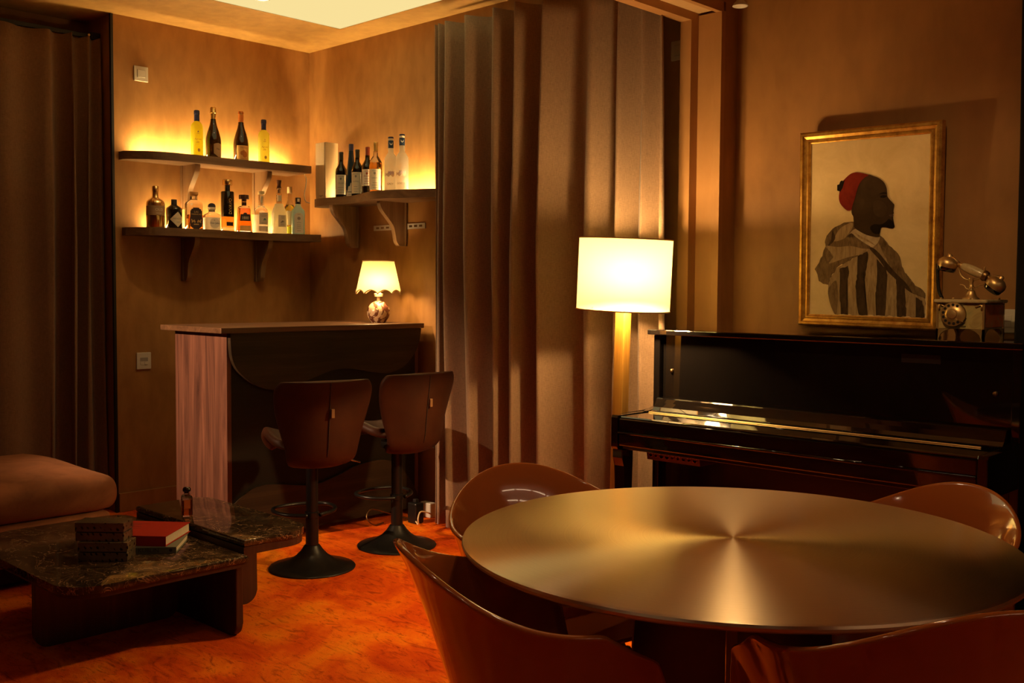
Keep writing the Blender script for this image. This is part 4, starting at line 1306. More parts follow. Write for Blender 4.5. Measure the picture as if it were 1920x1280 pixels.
# ------------------------------------------------------------------ antique telephone on the piano
def onyx(name, a, b, c):
    m = nmat(name, b, 0.2)
    n = noise(m, coords(m), 11, 5, 0.6, 1.5)
    L(m, ramp(m, n, [(0.3, a), (0.5, b), (0.7, c)]), bsdf(m).inputs['Base Color'])
    return m
M_ONYX = onyx('green_onyx', (0.26, 0.17, 0.06), (0.52, 0.38, 0.15), (0.36, 0.32, 0.13))
M_ONYXR = onyx('red_onyx', (0.22, 0.08, 0.02), (0.52, 0.14, 0.03), (0.34, 0.20, 0.07))
M_ONYXP = onyx('pale_onyx', (0.34, 0.25, 0.12), (0.50, 0.39, 0.20), (0.42, 0.36, 0.20))
def make_phone():
    t = thing('antique_telephone', 'antique onyx and brass rotary telephone standing on the piano', 'telephone', (-1.405, 3.835, 1.1312))
    w, d = 0.080, 0.095
    obj('body', box(-w, w, -d, d, 0.036, 0.128, 0.002), M_ONYX, t)
    obj('side_slab', box(w, w + 0.003, -d + 0.006, d - 0.006, 0.042, 0.122, 0.001), M_ONYXR, t)
    top = prism(round_rect(-w - 0.014, w + 0.014, -d - 0.014, d + 0.014, (0.012,) * 4, 4), 0.1282, 0.141, None, 0.004, 2)
    obj('top_slab', top, M_ONYXP, t)
    for sx in (-1, 1):
        for sy in (-1, 1):
            cs = obj('corner_post', box(sx * w - 0.004, sx * w + 0.004, sy * d - 0.004, sy * d + 0.004, 0.03, 0.1278, 0.001), M_BRASS, t)
            ft = [(0, 0.036), (0.0, 0.0), (0.010, 0.0), (0.016, 0.016), (0.030, 0.028), (0.048, 0.036)]
            bm = prism([(sx * (w - x + 0.004), z) for x, z in ft], -0.004, 0.004, XY2XZ)
            bmesh.ops.translate(bm, vec=(0, sy * d, 0), verts=bm.verts)
            bm2 = prism([(sy * (d - x + 0.004), z) for x, z in ft], -0.004, 0.004, XY2YZ)
            bmesh.ops.translate(bm2, vec=(sx * w, 0, 0), verts=bm2.verts)
            me = bpy.data.meshes.new('tmp'); bm2.to_mesh(me); bm2.free(); bm.from_mesh(me); bpy.data.meshes.remove(me)
            obj('foot', bm, M_BRASS, cs)
            bm = tube([(sx * (w - 0.006), sy * (d + 0.003), z) for z in (0.104, 0.115, 0.124)], 0.004, 6)
            add_tube(bm, [(sx * (w - 0.006 - k), sy * (d + 0.003), 0.123 - k * 0.4) for k in (0, 0.01, 0.022)], 0.003, 6)
            obj('corner_scroll', bm, M_BRASS, cs, True)
    # dial on the front
    R = Matrix.Translation((-0.020, -d - 0.0005, 0.088)) @ Matrix.Rotation(pi / 2, 4, 'X')
    obj('dial_base', lathe([(0, 0), (0.041, 0), (0.040, 0.012), (0, 0.012)], 32, M=R), M_BRASSDARK, t, True, 40)
    dl = obj('dial', lathe([(0, 0.0121), (0.0425, 0.0121), (0.0435, 0.015), (0.042, 0.018), (0.026, 0.019), (0.024, 0.021), (0.017, 0.022), (0.015, 0.026), (0.006, 0.028), (0, 0.028)], 40, M=R), M_BRASS, t, True, 50)
    for k in range(10):
        a = radians(62 + k * 27)
        h = R @ Matrix.Translation((0.0335 * cos(a), 0.0335 * sin(a), 0))
        obj('finger_hole', lathe([(0, 0.0188), (0.0052, 0.0188), (0.0052, 0.0192), (0, 0.0192)], 12, M=h), M_BLACK, dl)
    bm = tube([R @ Vector(p) for p in ((0.020, -0.020, 0.022), (0.034, -0.026, 0.023), (0.043, -0.030, 0.016))], 0.0022, 6)
    obj('finger_stop', bm, M_BRASSDARK, dl, True)
    # cradle
    z0 = 0.1412
    prof = [(0, 0), (0.030, 0), (0.029, 0.004), (0.020, 0.010), (0.015, 0.024), (0.0135, 0.030), (0.0085, 0.033), (0.008, 0.040), (0.0115, 0.043), (0.008, 0.047), (0.0065, 0.060), (0.010, 0.066), (0.010, 0.076), (0, 0.078)]
    cr = obj('cradle', lathe(prof, 24, z0=z0), M_BRASS, t, True, 50)
    for s in (-1, 1):
        obj('cradle_arm', tube(smooth_pts([(s * 0.006, 0, z0 + 0.070), (s * 0.022, 0, z0 + 0.073), (s * 0.035, 0, z0 + 0.083), (s * 0.043, 0, z0 + 0.100), (s * 0.045, 0, z0 + 0.116)], 5), 0.0032, 8), M_BRASS, cr, True)
        obj('hook', tube(smooth_pts([(s * 0.008, 0, z0 + 0.036), (s * 0.018, 0, z0 + 0.040), (s * 0.026, 0, z0 + 0.050), (s * 0.040, 0, z0 + 0.053)], 5), 0.002, 6), M_BRASS, cr, True)
    for x, y in ((-0.075, -0.08), (-0.028, -0.09), (0.03, -0.09), (0.07, 0.08)):
        obj('stud', lathe([(0, 0.1412), (0.004, 0.1412), (0.005, 0.1445), (0.003, 0.147), (0, 0.147)], 10, c=(x, y)), M_BRASS, t, True)
    # handset lying across the cradle, higher at its left end
    hs = bpy.data.objects.new('handset', None)
    COL.objects.link(hs); hs.parent = t
    hs.location = (0.004, 0.0, z0 + 0.103)
    hs.rotation_euler = (0, radians(24), 0)
    RX = Matrix.Rotation(pi / 2, 4, 'Y')
    obj('grip', lathe([(0, -0.042), (0.012, -0.042), (0.0165, -0.025), (0.0175, 0), (0.0165, 0.025), (0.014, 0.040), (0, 0.040)], 20, M=RX), M_ONYXP, hs, True, 50)
    obj('ferrule', lathe([(0, -0.058), (0.006, -0.058), (0.010, -0.05), (0.010, -0.0425), (0, -0.0425)], 16, M=RX), M_BRASS, hs, True, 50)
    obj('ferrule', lathe([(0, 0.0405), (0.0185, 0.0405), (0.0205, 0.047), (0.017, 0.056), (0.007, 0.058), (0.006, 0.078), (0, 0.078)], 20, M=RX), M_BRASSDARK, hs, True, 50)
    for x, tilt, nm in ((-0.094, -10, 'earpiece'), (0.096, 14, 'mouthpiece')):
        MM = Matrix.Translation((x, 0, -0.005)) @ Matrix.Rotation(radians(tilt), 4, 'Y')
        c = obj(nm, lathe([(0, -0.020), (0.034, -0.020), (0.036, -0.008), (0.033, 0.004), (0.022, 0.014), (0.010, 0.018), (0.008, 0.026), (0.004, 0.03), (0, 0.03)], 28, M=MM), M_BRASS, hs, True, 50)
        bm = lathe([(0, -0.036), (0.028, -0.036), (0.0325, -0.030), (0.0335, -0.0203), (0, -0.0203)], 28, M=MM)
        b = obj(nm + '_rim', bm, M_LACQ, hs, True, 50)
        s = 1 if x < 0 else -1
        obj('stem', tube([(x, 0, 0.016), (x + s * 0.038, 0, 0.004)], 0.0055, 8), M_BRASS, hs, True)
    # coiled cord from the earpiece down to the top slab
    P = smooth_pts([(-0.098, 0.0, z0 + 0.142), (-0.116, 0.0, z0 + 0.135), (-0.122, 0, z0 + 0.115), (-0.120, 0, z0 + 0.07), (-0.115, 0, z0 + 0.03), (-0.108, 0.01, z0 + 0.004)], 10)
    obj('cord', tube(P[:14], 0.0025, 6), M_BLACK, t, True)
    pts = []
    n = len(P)
    for k in range(13 * 8, (n - 1) * 8):
        s = k / 8
        i = int(s)
        p = P[i].lerp(P[min(i + 1, n - 1)], s - i)
        a = k * 2 * pi / 7
        pts.append(p + Vector((0.0058 * cos(a), 0.0058 * sin(a), 0)))
    obj('coiled_cord', tube(pts, 0.0016, 5), M_BLACK, t, True)
make_phone()

# ------------------------------------------------------------------ bottles
CAMDIR = lambda x, y: math.atan2(-y, -x)
def bottle(name, label, x, y, z, cat='bottle', group=None, turn=0):
    """local +x faces the lens side of the room plus a small turn"""
    return thing(name, label, cat, (x, y, z), CAMDIR(x, y) + radians(turn), group)
GU, GL, GB = 'bottles on the upper shelf', 'bottles on the lower shelf', 'bottles on the corner shelf'
ZU, ZL, ZB = 2.0652, 1.6372, 1.8522

def scribble(parent, r, az, z, w, mat, name='printed_line'):
    obj(name, patch(r, az, w / r / 2, z, z + 0.0022, 5), mat, parent)

def lines(parent, r, az, zs, w, mat, rnd):
    for z in zs:
        scribble(parent, r, az + rnd.uniform(-0.08, 0.08), z, w * rnd.uniform(0.55, 1.0), mat)

def lemon_bottle(label, x, y, mat, captop):
    t = bottle('liqueur_bottle', label, x, y, ZU, group=GU, turn=12)
    r = 0.0345
    obj('glass', lathe([(0, 0), (r - 0.002, 0), (r, 0.003), (r, 0.175), (r - 0.004, 0.192), (0.018, 0.206), (0.0155, 0.209), (0, 0.209)], 28), mat, t, True, 50)
    obj('capsule', lathe([(0, 0.2095), (0.0155, 0.2095), (0.0155, 0.249), (0, 0.249)], 20), P_NAVY, t, True, 40)
    obj('stopper', lathe([(0, 0.2495), (0.0165, 0.2495), (0.0172, 0.252), (0.0165, 0.270), (0.013, 0.274), (0, 0.274)], 20), P_NAVY, t, True, 40)
    rnd = random.Random(4)
    obj('drop_emblem', patch(r + 0.0006, 0, 0.14, 0.142, 0.152, 6, lambda u: (0.142, 0.143 + 0.010 * (1 - abs(u)))), P_GREYINK if mat is G_LEMON else P_GOLDINKM, t)
    lines(t, r + 0.0006, 0, [0.134, 0.088, 0.082], 0.026, P_GOLDINK, rnd)
    text_on_cyl('script_lettering', 'Agrumi', 0.015, P_GOLDINK, t, r + 0.0008, 0.0, 0.102, 0.9)
    obj('fruit_emblem', patch(r + 0.0006, 0.12, 0.22, 0.030, 0.050, 10, lambda u: (0.038 - 0.009 * math.sqrt(max(0, 1 - u * u)), 0.040 + 0.008 * math.sqrt(max(0, 1 - u * u)))), P_GOLDINK, t)
    return t
lemon_bottle('bright yellow frosted bottle with navy cap, first from the left on the upper shelf', -5.616, 3.125, G_LEMON, 1)
lemon_bottle('pale yellow frosted bottle with navy cap, last on the right of the upper shelf', -5.612, 3.577, G_LEMON2, 0)

t = bottle('sparkling_wine_bottle', 'dark sparkling wine bottle with gold foil neck on the upper shelf', -5.612, 3.230, ZU, group=GU, turn=38)
obj('glass', lathe([(0, 0), (0.042, 0), (0.0445, 0.004), (0.0455, 0.10), (0.043, 0.125), (0.034, 0.16), (0.022, 0.195), (0.0165, 0.222), (0.0152, 0.235), (0, 0.235)], 28), G_GREEN, t, True, 50)
obj('foil', lathe([(0, 0.2352), (0.0155, 0.2352), (0.0150, 0.268), (0.0185, 0.270), (0.019, 0.276), (0.0165, 0.280), (0.0178, 0.290), (0.0165, 0.300), (0.011, 0.306), (0, 0.307)], 20), P_GOLDCAP, t, True, 40)
obj('label', patch(0.0461, 0.0, 0.62, 0.012, 0.085, 14, lambda u: (0.008 + 0.02 * max(0, -u), 0.082 + 0.008 * cos(u * 1.5))), P_TAN, t)
text_on_cyl('lettering', 'No', 0.018, P_INK, t, 0.0465, 0.0, 0.055)

t = bottle('white_wine_bottle', 'brown wine bottle with copper foil and a label of orange fruit on the upper shelf', -5.612, 3.417, ZU, group=GU, turn=14)
obj('glass', lathe([(0, 0), (0.043, 0), (0.046, 0.004), (0.046, 0.105), (0.043, 0.13), (0.033, 0.168), (0.022, 0.20), (0.0165, 0.225), (0.0158, 0.2378), (0, 0.2378)], 28), G_GREEN, t, True, 50)
obj('foil', lathe([(0, 0.238), (0.0162, 0.238), (0.0158, 0.283), (0.0172, 0.285), (0.0172, 0.298), (0.013, 0.304), (0, 0.305)], 20), P_COPPER, t, True, 40)
obj('foil_ring', lathe([(0.0172, 0.2832), (0.0178, 0.2832), (0.0178, 0.2858), (0.0172, 0.2858)], 20), P_GOLDCAP, t)
lb = obj('label', patch(0.0466, 0.0, 0.80, 0.004, 0.094, 14), P_ORANGE, t)
text_on_cyl('lettering', 'TRIOLA', 0.013, P_REDINK, lb, 0.0472, 0.12, 0.080, 1.05)
for (a, z, q) in ((-0.12, 0.048, 0.011), (0.10, 0.056, 0.009), (0.26, 0.040, 0.016)):
    obj('fruit_print', patch(0.0472, a, q / 0.0466, z - q, z + q, 12, lambda u, z=z, q=q: (z - q * 1.15 * math.sqrt(max(0, 1 - u * u)), z + q * 1.15 * math.sqrt(max(0, 1 - u * u)))), P_COPPER, lb)
scribble(lb, 0.0472, 0.1, 0.014, 0.04, P_REDINK)

# ---- lower shelf, left to right
rnd = random.Random(9)
t = bottle('gin_bottle', 'ribbed shiny gold bottle, first from the left on the lower shelf', -5.600, 2.853, ZL, group=GL, turn=22)
obj('glass', lathe([(0, 0), (0.047, 0), (0.049, 0.004), (0.049, 0.135), (0.046, 0.148), (0.036, 0.160), (0.020, 0.168), (0.016, 0.173), (0.016, 0.208), (0, 0.208)], 72, flute=24, fl=0.03), G_GOLD, t, True, 60)
lb = obj('label', lathe([(0.0500, 0.069), (0.0512, 0.070), (0.0512, 0.122), (0.0500, 0.123)], 48), P_TAN, t, True, 40)
text_on_cyl('lettering', 'OLD', 0.021, P_CREAM, lb, 0.0520, 0.02, 0.100, 1.1)
scribble(lb, 0.0516, 0.0, 0.080, 0.035, P_CREAM)
obj('cap', lathe([(0, 0.2082), (0.0185, 0.2082), (0.0185, 0.234), (0.016, 0.237), (0, 0.237)], 24), G_GOLD, t, True, 40)

t = bottle('gin_bottle', 'black apothecary bottle with a pale diamond label on the lower shelf', -5.610, 2.972, ZL, group=GL, turn=20)
obj('glass', lathe([(0, 0), (0.043, 0), (0.0455, 0.004), (0.0455, 0.108), (0.043, 0.119), (0.026, 0.132), (0.018, 0.137), (0.0165, 0.140), (0, 0.140)], 28), G_DARK, t, True, 50)
obj('cap', lathe([(0, 0.1402), (0.0165, 0.1402), (0.0165, 0.167), (0.0155, 0.169), (0, 0.169)], 20), P_INK, t, True, 40)
lb = obj('label', patch(0.0461, 0.12, 0.98, 0, 0.1, 16, lambda u: (0.052 - 0.044 * (1 - abs(u)), 0.052 + 0.044 * (1 - abs(u)))), P_CREAM, t)
text_on_cyl('lettering', 'HENDRI', 0.015, P_GREYINK, lb, 0.0466, 0.10, 0.056, 1.0)
text_on_cyl('lettering', 'GIN', 0.012, P_GREYINK, lb, 0.0466, 0.16, 0.036, 1.0)

t = bottle('rum_bottle', 'clear square-shouldered bottle with a dark stepped label and amber spirit', -5.598, 3.091, ZL, group=GL, turn=16)
prof = [(0, 0), (0.044, 0), (0.047, 0.004), (0.047, 0.148), (0.042, 0.160), (0.022, 0.172), (0.018, 0.176), (0.018, 0.195), (0, 0.195)]
obj('glass', lathe(prof, 48, sq=4.5), G_CLEAR, t, True, 50)
obj('rum', lathe([(0, 0.007), (0.0425, 0.007), (0.0425, 0.085), (0, 0.085)], 48, sq=4.5), G_HONEY, t, True, 50)
obj('neck_collar', lathe([(0.019, 0.176), (0.021, 0.178), (0.021, 0.190), (0.019, 0.192)], 24), G_CLEAR, t, True)
obj('stopper', lathe([(0, 0.1952), (0.017, 0.1952), (0.020, 0.198), (0.025, 0.204), (0.026, 0.216), (0.024, 0.220), (0, 0.221)], 24), P_CORK, t, True, 50)
pl = [(-.034, .018), (-.034, .030), (-.037, .034), (-.037, .066), (-.034, .070), (-.034, .108), (-.028, .110), (-.028, .118), (-.018, .119), (-.018, .126), (.018, .126), (.018, .119), (.028, .118), (.028, .110), (.034, .108), (.034, .070), (.037, .066), (.037, .034), (.034, .030), (.034, .018), (.026, .012), (.026, .009), (.018, .006), (.018, .0005), (-.018, .0005), (-.018, .006), (-.026, .009), (-.026, .012)]
lb = obj('label', prism(pl, 0.0475, 0.0492, XY2YZ), P_BLACKLBL, t)
LM = frame_matrix((0.0496, 0, 0), (0, 1, 0), (0, 0, 1))
text_obj('lettering', 'LAS', 0.016, P_GOLDINK, lb, LM @ Matrix.Translation((0, 0.101, 0)))
text_obj('lettering', 'MARACAS', 0.0125, P_GOLDINK, lb, LM @ Matrix.Translation((0, 0.087, 0)))
for s in (-1, 1):
    crest = [(0.004, 0.042), (0.010, 0.056), (0.020, 0.050), (0.027, 0.060), (0.031, 0.056), (0.026, 0.044), (0.030, 0.040), (0.022, 0.038), (0.014, 0.046), (0.010, 0.036)]
    bm = prism([(s * x, z) for x, z in crest], 0, 0.0004)
    bmesh.ops.transform(bm, matrix=LM, verts=bm.verts)
    obj('crest', bm, P_GOLDINK, lb)
bm = prism([(-0.016, 0.026), (0.016, 0.026), (0.013, 0.032), (-0.013, 0.032)], 0, 0.0004)
bmesh.ops.transform(bm, matrix=LM, verts=bm.verts)
obj('ribbon', bm, P_GOLDINK, lb)

t = bottle('tequila_bottle', 'squat clear square bottle with round black stopper on the lower shelf', -5.598, 3.208, ZL, group=GL, turn=14)
obj('glass', lathe([(0, 0.0762), (0.0455, 0.0762), (0.046, 0.082), (0.043, 0.094), (0.022, 0.106), (0.017, 0.110), (0.017, 0.124), (0, 0.124)], 48, sq=5), G_CLEAR, t, True, 50)
obj('spirit', lathe([(0, 0), (0.044, 0), (0.046, 0.004), (0.0455, 0.076), (0, 0.076)], 48, sq=5), G_FROST, t, True, 50)
obj('neck_label', lathe([(0.0176, 0.111), (0.0176, 0.123)], 24), P_GREYINK, t)
obj('stopper_ring', lathe([(0, 0.1242), (0.020, 0.1242), (0.023, 0.130), (0.023, 0.138), (0, 0.138)], 24), P_WHITE, t, True, 50)
obj('stopper', lathe([(0, 0.1382), (0.023, 0.1382), (0.022, 0.150), (0.016, 0.158), (0.008, 0.162), (0, 0.163)], 24), P_INK, t, True, 50)
LM = frame_matrix((0.0466, 0.004, 0), (0, 1, 0), (0, 0, 1))
lb = obj('label', lathe([(0, 0.0), (0.030, 0.0), (0.030, 0.0006), (0, 0.0006)], 24, M=Matrix.Translation((0.0464, 0.006, 0.042)) @ Matrix.Rotation(pi / 2, 4, 'Y')), P_WHITE, t)
text_obj('lettering', 'Don Julio', 0.014, P_INK, lb, LM @ Matrix.Translation((0.002, 0.042, 0.0010)))
text_obj('lettering', 'x', 0.012, P_INK, lb, LM @ Matrix.Translation((0.0, 0.060, 0.0010)))

t = bottle('tequila_bottle', 'tallest black cylindrical bottle of the lower shelf, honey-coloured at its base', -5.614, 3.323, ZL, group=GL, turn=14)
obj('glass', lathe([(0, 0), (0.037, 0), (0.0385, 0.003), (0.0385, 0.024), (0, 0.024)], 32), G_CLEAR, t, True, 50)
obj('clear_band', lathe([(0, 0.0242), (0.0385, 0.0242), (0.0385, 0.088), (0, 0.088)], 32), G_HONEY, t, True, 50)
obj('dark_glass', lathe([(0, 0.0882), (0.0388, 0.0882), (0.0388, 0.235), (0.036, 0.240), (0.016, 0.242), (0.0155, 0.278), (0, 0.278)], 32), G_DARK, t, True, 40)
obj('cap', lathe([(0, 0.2782), (0.028, 0.2782), (0.029, 0.281), (0.029, 0.308), (0.027, 0.312), (0, 0.312)], 32), G_GOLD, t, True, 40)
text_on_cyl('lettering', 'DIVAVO', 0.026, P_GOLDINK, t, 0.0396, 0.22, 0.150, 1.0, True)
obj('label', patch(0.0392, 0.15, 0.55, 0.032, 0.056, 10), P_BLACKLBL, t)

t = bottle('tequila_bottle', 'tapered amber bottle with dark wide stopper on the lower shelf', -5.596, 3.425, ZL, group=GL, turn=10)
M4 = Matrix.Rotation(pi / 4, 4, 'Z')
def taper(r0, r1, z0, z1):
    return lathe([(0, z0), (r0, z0), (r1, z1), (0, z1)], 48, sq=7, ky=0.85)
obj('glass', lathe([(0, 0), (0.043, 0), (0.0445, 0.004), (0.034, 0.150), (0.029, 0.156), (0.014, 0.158), (0.0135, 0.186), (0, 0.186)], 48, sq=7, ky=1.0), G_CLEAR, t, True, 40)
obj('tequila', lathe([(0, 0.006), (0.0405, 0.006), (0.0315, 0.143), (0, 0.143)], 48, sq=7), G_AMBER, t, True, 40)
obj('neck_band', lathe([(0.0142, 0.162), (0.0142, 0.182)], 20), P_DKWOOD, t)
obj('stopper', lathe([(0, 0.1862), (0.015, 0.1862), (0.016, 0.198), (0.030, 0.200), (0.031, 0.203), (0.031, 0.222), (0.029, 0.226), (0, 0.226)], 8), P_DKWOOD, t, True, 30)
def face_pts(pl):
    return pl
lbm = frame_matrix((0.0418, 0, 0.064), (0, 1, 0), (-0.07, 0, 1))
bm = prism([(-0.032, 0.002), (0.032, 0.002), (0.028, 0.043), (0.012, 0.043), (0.008, 0.052), (-0.008, 0.052), (-0.012, 0.043), (-0.028, 0.043)], 0, 0.0008)
bmesh.ops.transform(bm, matrix=lbm, verts=bm.verts)
lb = obj('label', bm, P_BLACKLBL, t)
text_obj('lettering', '1800', 0.025, P_CREAM, lb, lbm @ Matrix.Translation((0, 0.020, 0.0012)), squeeze=0.85)
bm = prism([(-0.034, -0.060), (0.034, -0.060), (0.033, -0.026), (-0.033, -0.026)], 0, 0.0008)
bmesh.ops.transform(bm, matrix=lbm, verts=bm.verts)
obj('lower_label', bm, P_ORANGE, t)

t = bottle('tequila_bottle', 'clear round-shouldered bottle with long neck and cream labels on the lower shelf', -5.603, 3.550, ZL, group=GL, turn=12)
obj('glass', lathe([(0, 0.1122), (0.043, 0.1122), (0.043, 0.125), (0.038, 0.146), (0.024, 0.160), (0.0165, 0.172), (0.016, 0.238), (0, 0.238)], 32), G_CLEAR, t, True, 50)
obj('spirit', lathe([(0, 0), (0.041, 0), (0.043, 0.004), (0.043, 0.112), (0, 0.112)], 32), G_FROST, t, True, 50)
obj('cork', lathe([(0, 0.2382), (0.020, 0.2382), (0.020, 0.250), (0.019, 0.258), (0, 0.258)], 20), P_CLEARCAP, t, True, 50)
obj('neck_label', patch(0.0166, 0, 0.5, 0.186, 0.226, 6), P_CREAM, t)
lb = obj('label', patch(0.0436, 0.25, 0.72, 0.052, 0.125, 10), P_CREAM, t)
lines(lb, 0.0441, 0.25, [0.118, 0.108, 0.100, 0.072, 0.062, 0.056], 0.045, P_GREYINK, rnd)
obj('picture_print', patch(0.0441, 0.32, 0.25, 0.078, 0.094, 8, lambda u: (0.078, 0.079 + 0.012 * (1 - u * u))), nmat('teal_ink', (0.16, 0.30, 0.26), 0.7), lb)
obj('lower_label', patch(0.0436, 0.20, 0.72, 0.010, 0.042, 10), P_CREAM, t)

t = bottle('gin_bottle', 'pearly white dimpled bottle with dark wooden pourer on the lower shelf', -5.600, 3.678, ZL, group=GL, turn=10)
prof = [(0, 0), (0.046, 0), (0.049, 0.004), (0.049, 0.118), (0.046, 0.135), (0.034, 0.165), (0.0255, 0.188), (0, 0.188)]
bm = new()
vs_prof = []
add_lathe(bm, prof, 40)
g = obj('glass', bm, G_MILK, t, True, 50)
bump(G_MILK, noise(G_MILK, coords(G_MILK, (1, 1, 1)), 110, 1, 0.4), 0.9, 0.01)
obj('neck', lathe([(0, 0.1882), (0.018, 0.1882), (0.0165, 0.245), (0.0178, 0.247), (0.0178, 0.254), (0, 0.254)], 24), G_CLEAR, t, True, 50)
obj('neck_label', patch(0.0182, 0, 0.8, 0.204, 0.242, 6), P_CREAM, t)
obj('pourer_collar', lathe([(0, 0.2542), (0.012, 0.2542), (0.012, 0.278), (0.016, 0.281), (0.016, 0.287), (0, 0.287)], 20), M_STEEL, t, True, 50)
obj('pourer', lathe([(0, 0.2872), (0.016, 0.2872), (0.012, 0.297), (0.0115, 0.305), (0.016, 0.335), (0.013, 0.337), (0, 0.337)], 20), P_DKWOOD, t, True, 50)
lb = obj('label', patch(0.0496, 0.28, 0.55, 0.043, 0.116, 10), P_CREAM, t)
lines(lb, 0.0501, 0.28, [0.105, 0.096, 0.060, 0.053], 0.03, P_GREYINK, rnd)
obj('picture_print', patch(0.0501, 0.28, 0.25, 0.070, 0.086, 8, lambda u: (0.070 + 0.004 * u, 0.072 + 0.012 * (1 - abs(u)))), P_GREYINK, lb)

t = bottle('liqueur_bottle', 'slim clear bottle with cream cap half hidden behind the pale blue bottle', -5.626, 3.774, ZL, group=GL, turn=0)
obj('glass', lathe([(0, 0), (0.029, 0), (0.031, 0.004), (0.031, 0.165), (0.028, 0.182), (0.018, 0.205), (0.0145, 0.225), (0.014, 0.262), (0, 0.262)], 28), G_CLEAR, t, True, 50)
obj('liqueur', lathe([(0, 0.005), (0.028, 0.005), (0.028, 0.160), (0.014, 0.188), (0, 0.188)], 28), G_GREENYEL, t, True, 50)
obj('cap', lathe([(0, 0.2622), (0.0158, 0.2622), (0.0158, 0.300), (0.014, 0.303), (0, 0.303)], 24), P_CLEARCAP, t, True, 50)
obj('label', patch(0.0314, 0.1, 0.8, 0.060, 0.15, 8), P_CREAM, t)
obj('lower_label', patch(0.0314, 0.1, 0.8, 0.008, 0.050, 8), nmat('lime_paper', (0.75, 0.80, 0.05), 0.6), t)

t = bottle('gin_bottle', 'pale blue square gin bottle with black cap, last on the right of the lower shelf', -5.540, 3.778, ZL, group=GL, turn=8)
obj('glass', lathe([(0, 0), (0.0375, 0), (0.0395, 0.004), (0.0395, 0.140), (0.036, 0.152), (0.021, 0.170), (0.0165, 0.180), (0.0165, 0.190), (0, 0.190)], 48, sq=5), G_PALEBLUE, t, True, 50)
obj('cap', lathe([(0, 0.1902), (0.0185, 0.1902), (0.0185, 0.228), (0.017, 0.230), (0, 0.230)], 24), M_LACQ, t, True, 40)
obj('cap_emblem', patch(0.0188, 0.0, 0.4, 0.203, 0.222, 4), P_WHITE, t)
LM = frame_matrix((0.0398, 0, 0), (0, 1, 0), (0, 0, 1))
arch = [(-0.028, 0.006), (0.028, 0.006), (0.028, 0.112)] + [(0.028 * cos(a), 0.112 + 0.022 * sin(a)) for a in [pi * k / 10 for k in range(1, 10)]] + [(-0.028, 0.112)]
bm = prism(arch, 0, 0.0006)
bmesh.ops.transform(bm, matrix=LM, verts=bm.verts)
lb = obj('label', bm, P_WHITE, t)
bm = lathe([(0, 0), (0.010, 0), (0.010, 0.0004), (0, 0.0004)], 16, M=LM @ Matrix.Translation((0, 0.098, 0.0007)))
obj('medallion', bm, P_GREYINK, lb)
for z, w in ((0.122, .018), (0.080, .006), (0.070, .026), (0.056, .026), (0.046, .024), (0.036, .028), (0.020, .022)):
    bm = prism([(-w / 2, z), (w / 2, z), (w / 2, z + 0.002), (-w / 2, z + 0.002)], 0, 0.0004)
    bmesh.ops.transform(bm, matrix=LM @ Matrix.Translation((0, 0, 0.0007)), verts=bm.verts)
    obj('printed_line', bm, P_GREYINK, lb)

# ---- corner shelf, left to right
t = thing('wine_box', 'tall pale wooden wine box standing at the end of the corner shelf', 'box', (-5.372, 3.878, ZB), 0, GB)
obj('body', box(-0.052, 0.052, -0.048, 0.048, 0, 0.350, 0.002), M_BOXWOOD, t)
obj('slide_lid', box(-0.046, 0.046, -0.0505, -0.0482, 0.004, 0.347, 0.0006), M_BOXWOOD, t)
for k, w in ((0.020, 0.045), (0.015, 0.018)):
    obj('printed_line', box(-w / 2 + 0.008, w / 2 + 0.008, -0.0509, -0.0505, k, k + 0.0022), P_INK, t)

def bordeaux(name, label, x, y, h, r, glass, cap, capmat, paper, l0, l1, text=None, turn=0, ink=P_GREYINK, half=0.95):
    t = bottle(name, label, x, y, ZB, group=GB, turn=turn)
    s = h / 0.285
    obj('glass', lathe([(0, 0), (r - 0.003, 0), (r, 0.004), (r, 0.160 * s), (r * 0.93, 0.178 * s), (r * 0.58, 0.200 * s), (0.0138, 0.212 * s), (0.0132, 0.236 * s), (0, 0.236 * s)], 28), glass, t, True, 50)
    obj('capsule', lathe([(0, 0.2362 * s), (0.0142, 0.2362 * s), (0.0138, h - 0.014), (0.0148, h - 0.013), (0.0148, h - 0.003), (0.013, h), (0, h)], 20), capmat, t, True, 40)
    lb = obj('label', patch(r + 0.0005, 0, half, l0, l1, 12), paper, t)
    rn = random.Random(int(h * 1e4))
    if text:
        text_on_cyl('lettering', text, 0.013, ink, lb, r + 0.0010, 0, (l0 + l1) / 2 + 0.008, 0.95)
    lines(lb, r + 0.0009, 0, [l0 + 0.012, l0 + 0.026, l0 + 0.040, l1 - 0.012], 0.042, ink, rn)
    obj('crest', patch(r + 0.0009, 0, 0.16, l1 - 0.036, l1 - 0.018, 6, lambda u: (l1 - 0.034 + 0.006 * abs(u), l1 - 0.018)), ink, lb)
    return t
bordeaux('red_wine_bottle', 'dark wine bottle with cream crest label next to the wooden box', -5.225, 3.880, 0.284, 0.036, G_DARK, 1, P_GREENCAP, P_CREAM, 0.022, 0.142, 'CELLER', -4)
t = bottle('blue_wine_bottle', 'tall slim blue bottle with a white wave print near its foot', -5.141, 3.893, ZB, group=GB)
obj('glass', lathe([(0, 0), (0.034, 0), (0.036, 0.004), (0.036, 0.085), (0.032, 0.135), (0.024, 0.195), (0.017, 0.250), (0.0145, 0.285), (0, 0.285)], 28), G_BLUE, t, True, 50)
obj('capsule', lathe([(0, 0.2852), (0.0150, 0.2852), (0.0150, 0.322), (0.0135, 0.326), (0, 0.326)], 20), P_NAVY, t, True, 40)
